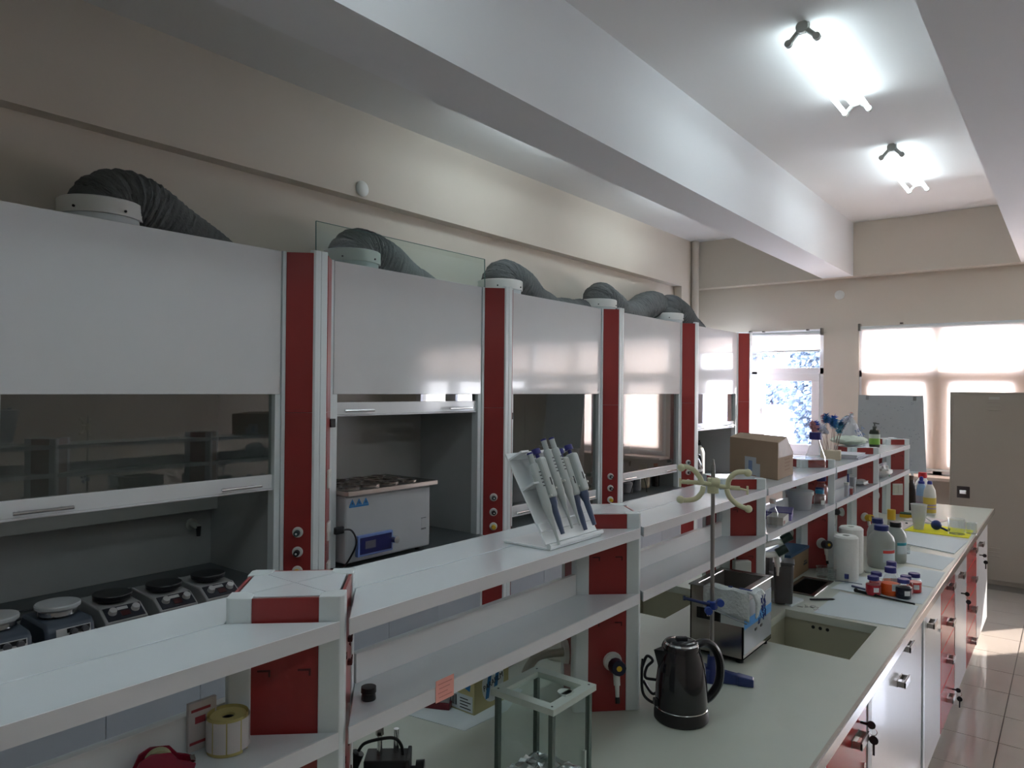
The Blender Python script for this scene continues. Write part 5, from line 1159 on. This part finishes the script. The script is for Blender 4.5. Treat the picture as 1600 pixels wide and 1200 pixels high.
# papers
for k, (dx, dz, rz_, c) in enumerate([(0, .0006, .05, (.45, .40, .55)), (.006, .008, -.06, (.55, .52, .62)), (-.004, .016, .03, (.62, .64, .70))]):
    t = thing('document_folder', ['lowest mauve folder of the pile on the upper shelf', 'middle lilac folder of the pile on the upper shelf', 'pale blue-white folder on top of the pile on the upper shelf'][k], 'folder', (-1.005 + dx, 4.36, S1 + dz), rz_, 'pile of folders')
    obj('cover', B(-.08, .075, -.115, .115, 0, .0012), mat('folder_%d' % k, c, .6), t); obj('pages', B(-.078, .072, -.112, .112, .0013, .0058), paper_m, t); obj('cover', B(-.08, .075, -.115, .115, .0059, .0071), mat('folder_%d' % k, c, .6), t)
# bags and soap
t = thing('plastic_bag', 'low crumpled greenish white plastic bag on top of the fifth rack column', 'bag', (-1.10, 4.80, CAPZ + .002), .3); obj('bag', crumple(.10, .12, .055, 21, 20, 10, .12), mat('bag_green', (.60, .66, .55), .5), t, sm=True)
t = thing('plastic_bag', 'tall tied white plastic bag with blue lettering on the upper shelf', 'bag', (-1.16, 5.12, S1 + .002))
b = crumple(.085, .085, .2, 33, 22, 12, .10); b.v = [(x * (1 - .72 * max(0, z - .03) / .17), y * (1 - .72 * max(0, z - .03) / .17), z) for x, y, z in b.v]
bg_ = obj('bag', b, mat('bag_white', (.60, .60, .63), .4), t, sm=True); obj('knot', MB().lathe([(.010, .185), (.006, .20), (.016, .225), (.001, .228)], 10), mat('bag_white', (.6, .6, .63), .4), t, sm=True); obj('tie', MB().lathe([(.008, .215), (.012, .222), (.008, .23), (.001, .232)], 10), mat('tie_red', (.65, .25, .2), .5), t)
for k, (s_, zz) in enumerate((('NLA', .12), ('MA', .085), ('NE', .05))): text('lettering', s_, .034, mat('bag_ink', (.12, .2, .42), .5), bg_, (.060 + .012 * k, -.040, zz), (PI / 2, -.5, .66))
t = thing('soap_bottle', 'dark pump bottle with a green label on the last upper shelf', 'bottle', (-1.05, 5.27, S1 + .0006))
L([(.001, 0), (.031, 0), (.033, .008), (.033, .10), (.028, .115), (.012, .122), (.012, .13)], mat('soap_dark', (.04, .045, .03), .25), t, 'body'); L([(.014, .125), (.014, .14), (.005, .142), (.005, .158), (.011, .16), (.011, .166), (.001, .167)], mat('pump_dark', (.05, .06, .05), .4), t, 'pump'); obj('pump_spout', MB().cyl((0, 0, .162), (.03, -.012, .158), .004), mat('pump_dark', (.05, .06, .05), .4), t, sm=True)
L([(.0336, .02), (.0336, .088)], mat('label_green', (.22, .42, .06), .5), t, 'label'); L([(.034, .06), (.034, .088)], mat('label_pale_green', (.5, .55, .45), .5), t, 'label_top')
t = thing('yellow_flask', 'yellow bottle just behind the dark soap pump bottle', 'bottle', (-1.07, 5.37, S1 + .0006)); L([(.001, 0), (.028, 0), (.03, .01), (.03, .095), (.012, .11), (.012, .12), (.001, .12)], mat('flask_yellow', (.72, .55, .05), .4), t)

# ============================================================ on the lower shelves
t = thing('plastic_tub', 'translucent white tub with a lid on the lower shelf', 'tub', (-1.0, 3.44, S2 + .0008)); L([(.001, 0), (.047, 0), (.05, .004), (.058, .075)], mat('tub_white', (.55, .56, .60), .3, trans=.25), t); L([(.062, .068), (.063, .084), (.058, .087), (.001, .085)], mat('tub_lid', (.60, .62, .64), .3), t, 'lid')
reagent(-.935, 3.53, .026, .085, 'small clear bottle with a cyan cap on the lower shelf', None, 0, cyan_m, S2); reagent(-.955, 3.61, .026, .085, 'small clear bottle with a dark blue cap next to the cyan-capped one', None, 0, mat('cap_deep', (.02, .05, .2), .4), S2, label=False)
reagent(-.975, 3.63 + .06, .036, .135, 'taller clear bottle with a purple-blue cap on the lower shelf', None, 0, bluecap_m, S2, label=False)
t = thing('purple_box', 'flat purple box lying on the lower shelf', 'box', (-1.01, 3.16, S2 + .0008), .25); obj('tray', B(-.05, .06, -.085, .075, 0, .026), mat('box_violet', (.20, .17, .46), .4), t, bev=.002); obj('lid', B(-.052, .062, -.087, .077, .0262, .034), mat('box_violet_top', (.10, .08, .32), .4), t, bev=.002)
t = thing('white_carton', 'low white carton with print in front of the purple box', 'box', (-.965, 3.015, S2 + .0008), .12); obj('carton', B(-.03, .035, -.06, .06, 0, .032), mat('carton_white', (.55, .54, .50), .6), t, bev=.001); obj('print', B(.035, .0356, -.05, -.02, .004, .018), mat('print_brown', (.3, .14, .12), .6), t)
t = thing('clear_bag', 'crumpled clear bag at the back of the lower shelf beside the boxes', 'bag', (-1.13, 3.12, S2 + .001)); obj('bag', crumple(.05, .08, .11, 55), mat('bag_clear', (.45, .46, .48), .3), t, sm=True)
for k, (x, y, r, h_, c, lb) in enumerate([(-.925, 3.99, .011, .075, (.55, .58, .62), 'slim white tube right of the fourth rack column'), (-.945, 4.18, .02, .085, (.40, .42, .45), 'grey plastic cup on the lower shelf'), (-.935, 4.10, .016, .04, (.4, .08, .07), 'small red jar on the lower shelf between tube and cup')]):
    t = thing(['tube', 'cup', 'jar'][k], lb, ['tube', 'cup', 'jar'][k], (x, y, S2 + .0006)); m_ = mat('small_%d' % k, c, .4); L([(.001, 0), (r * .9, 0), (r, .004), (r * (1.1 if k == 1 else 1), h_ * .85)], m_, t); L([(r * (1.12 if k == 1 else 1.05), h_ * .82), (r * 1.12, h_), (.001, h_)], [plw_m, m_, plw_m][k], t, 'cap' if k != 1 else 'rim')
t = thing('felt_pen', 'dark blue pen leaning by the grey cup on the lower shelf', 'pen', (-.93, 4.06, S2 + .003)); obj('barrel', MB().cyl((.0, -.01, 0), (-.02, .07, .10), .006), mat('cap_deep', (.02, .05, .2), .4), t, sm=True)
t = thing('small_tin', 'small yellow and black tin on the lower shelf near the scissors', 'tin', (-1.0, 4.36, S2 + .0006)); L([(.001, 0), (.022, 0), (.022, .016), (.001, .016)], mat('tin_olive', (.30, .24, .08), .4), t, 'tin'); L([(.0225, .004), (.0225, .010)], black_m, t, 'band')
t = thing('foil_heap', 'crumpled silver and white wrappers on the lower shelf', 'wrapper', (-.985, 4.56, S2 + .0006)); obj('foil', crumple(.045, .07, .03, 61), mat('foil_grey', (.5, .5, .5), .3), t, sm=True)
t = thing('snack_bag', 'crumpled white bag with green and red print on the last lower shelf', 'bag', (-.965, 5.06, S2 + .0006)); o = obj('bag', crumple(.05, .10, .07, 71, amp=.2), mat('bag_snack', (.62, .62, .60), .45), t, sm=True)
obj('print', B(.046, .049, -.03, .0, .012, .022), mat('print_green', (.08, .35, .15), .5), o); obj('print', B(.046, .050, .01, .03, .02, .034), mat('print_coral', (.7, .25, .2), .5), o)

# ============================================================ far wall furniture
t = thing('steel_locker', 'tall grey steel cupboard at the right edge of the photo', 'locker', (-.245, 7.92, 0))
obj('carcass', B(-.66, .66, -.20, .24, .05, 1.765), locker_m, t, bev=.003); obj('plinth', B(-.65, .65, -.19, .22, 0, .05), mat('locker_dark', (.2, .18, .16), .5), t)
for k, (a, b_) in enumerate(((-.635, -.003), (.003, .635))):
    d = obj('door', B(a, b_, -.216, -.201, .09, 1.74), locker_m, t, bev=.003); c = (a + b_) / 2
    for z0_ in (1.60, .30):
        for q in range(3): obj('vent_louvre', B(c - .05, c + .05, -.221, -.216, z0_ + q * .035, z0_ + q * .035 + .010), locker_m, d, bev=.002)
    if k == 0:
        lk = obj('lock_recess', B(-.60, -.50, -.219, -.216, .80, .905), mat('recess_dark', (.03, .02, .02), .5), d); obj('lock', B(-.58, -.525, -.228, -.219, .835, .872), chrome_m, lk, bev=.006)
        obj('number_plate', B(c - .04, c + .04, -.218, -.216, 1.70, 1.725), mat('plate_grey', (.36, .34, .31), .4), d)
    else:
        lk = obj('lock_recess', B(.50, .60, -.219, -.216, .80, .905), mat('recess_dark', (.03, .02, .02), .5), d); obj('lock', B(.525, .58, -.228, -.219, .835, .872), chrome_m, lk, bev=.006)
t = thing('flip_chart', 'grey presentation board with two top clips standing beyond the end of the rack', 'board', (-1.28, 7.05, 0))
Ml = Matrix.Translation((0, 0, 1.07)) @ Matrix.Rotation(math.radians(-7), 4, 'X')
obj('panel', MB().prism([(-.275, 0), (.283, 0), (.243, .665), (-.275, .665)], -.006, .006, Ml @ Matrix(((1, 0, 0, 0), (0, 0, 1, 0), (0, 1, 0, 0), (0, 0, 0, 1)))), board_m, t, bev=.001)
for s in (-.20, .18): obj('clip', MB().box(s - .012, s + .012, -.014, -.006, .62, .655, Ml), mat('clip_grey', (.22, .22, .22), .4), t, bev=.002)
for a, b_ in ((-.24, -.05), (.22, -.05), (0, .40)): obj('leg', MB().cyl((a * .6, .12, 1.5), (a, b_ + .12, .0), .011), alu_m, t, sm=True)
obj('tray', MB().box(-.27, .28, -.06, .0, -.012, 0, Ml), alu_m, t, bev=.002)
rr = random.Random(3)
sp_ = MB()
for k in range(60): x = rr.uniform(-.26, .22); z_ = rr.uniform(.03, .60); sp_.box(x, x + .010, -.0068, -.006, z_, z_ + .008, Ml)
o = obj('speckle', sp_, mat('speck', (.30, .31, .33), .5), t); o['kind'] = 'stuff'
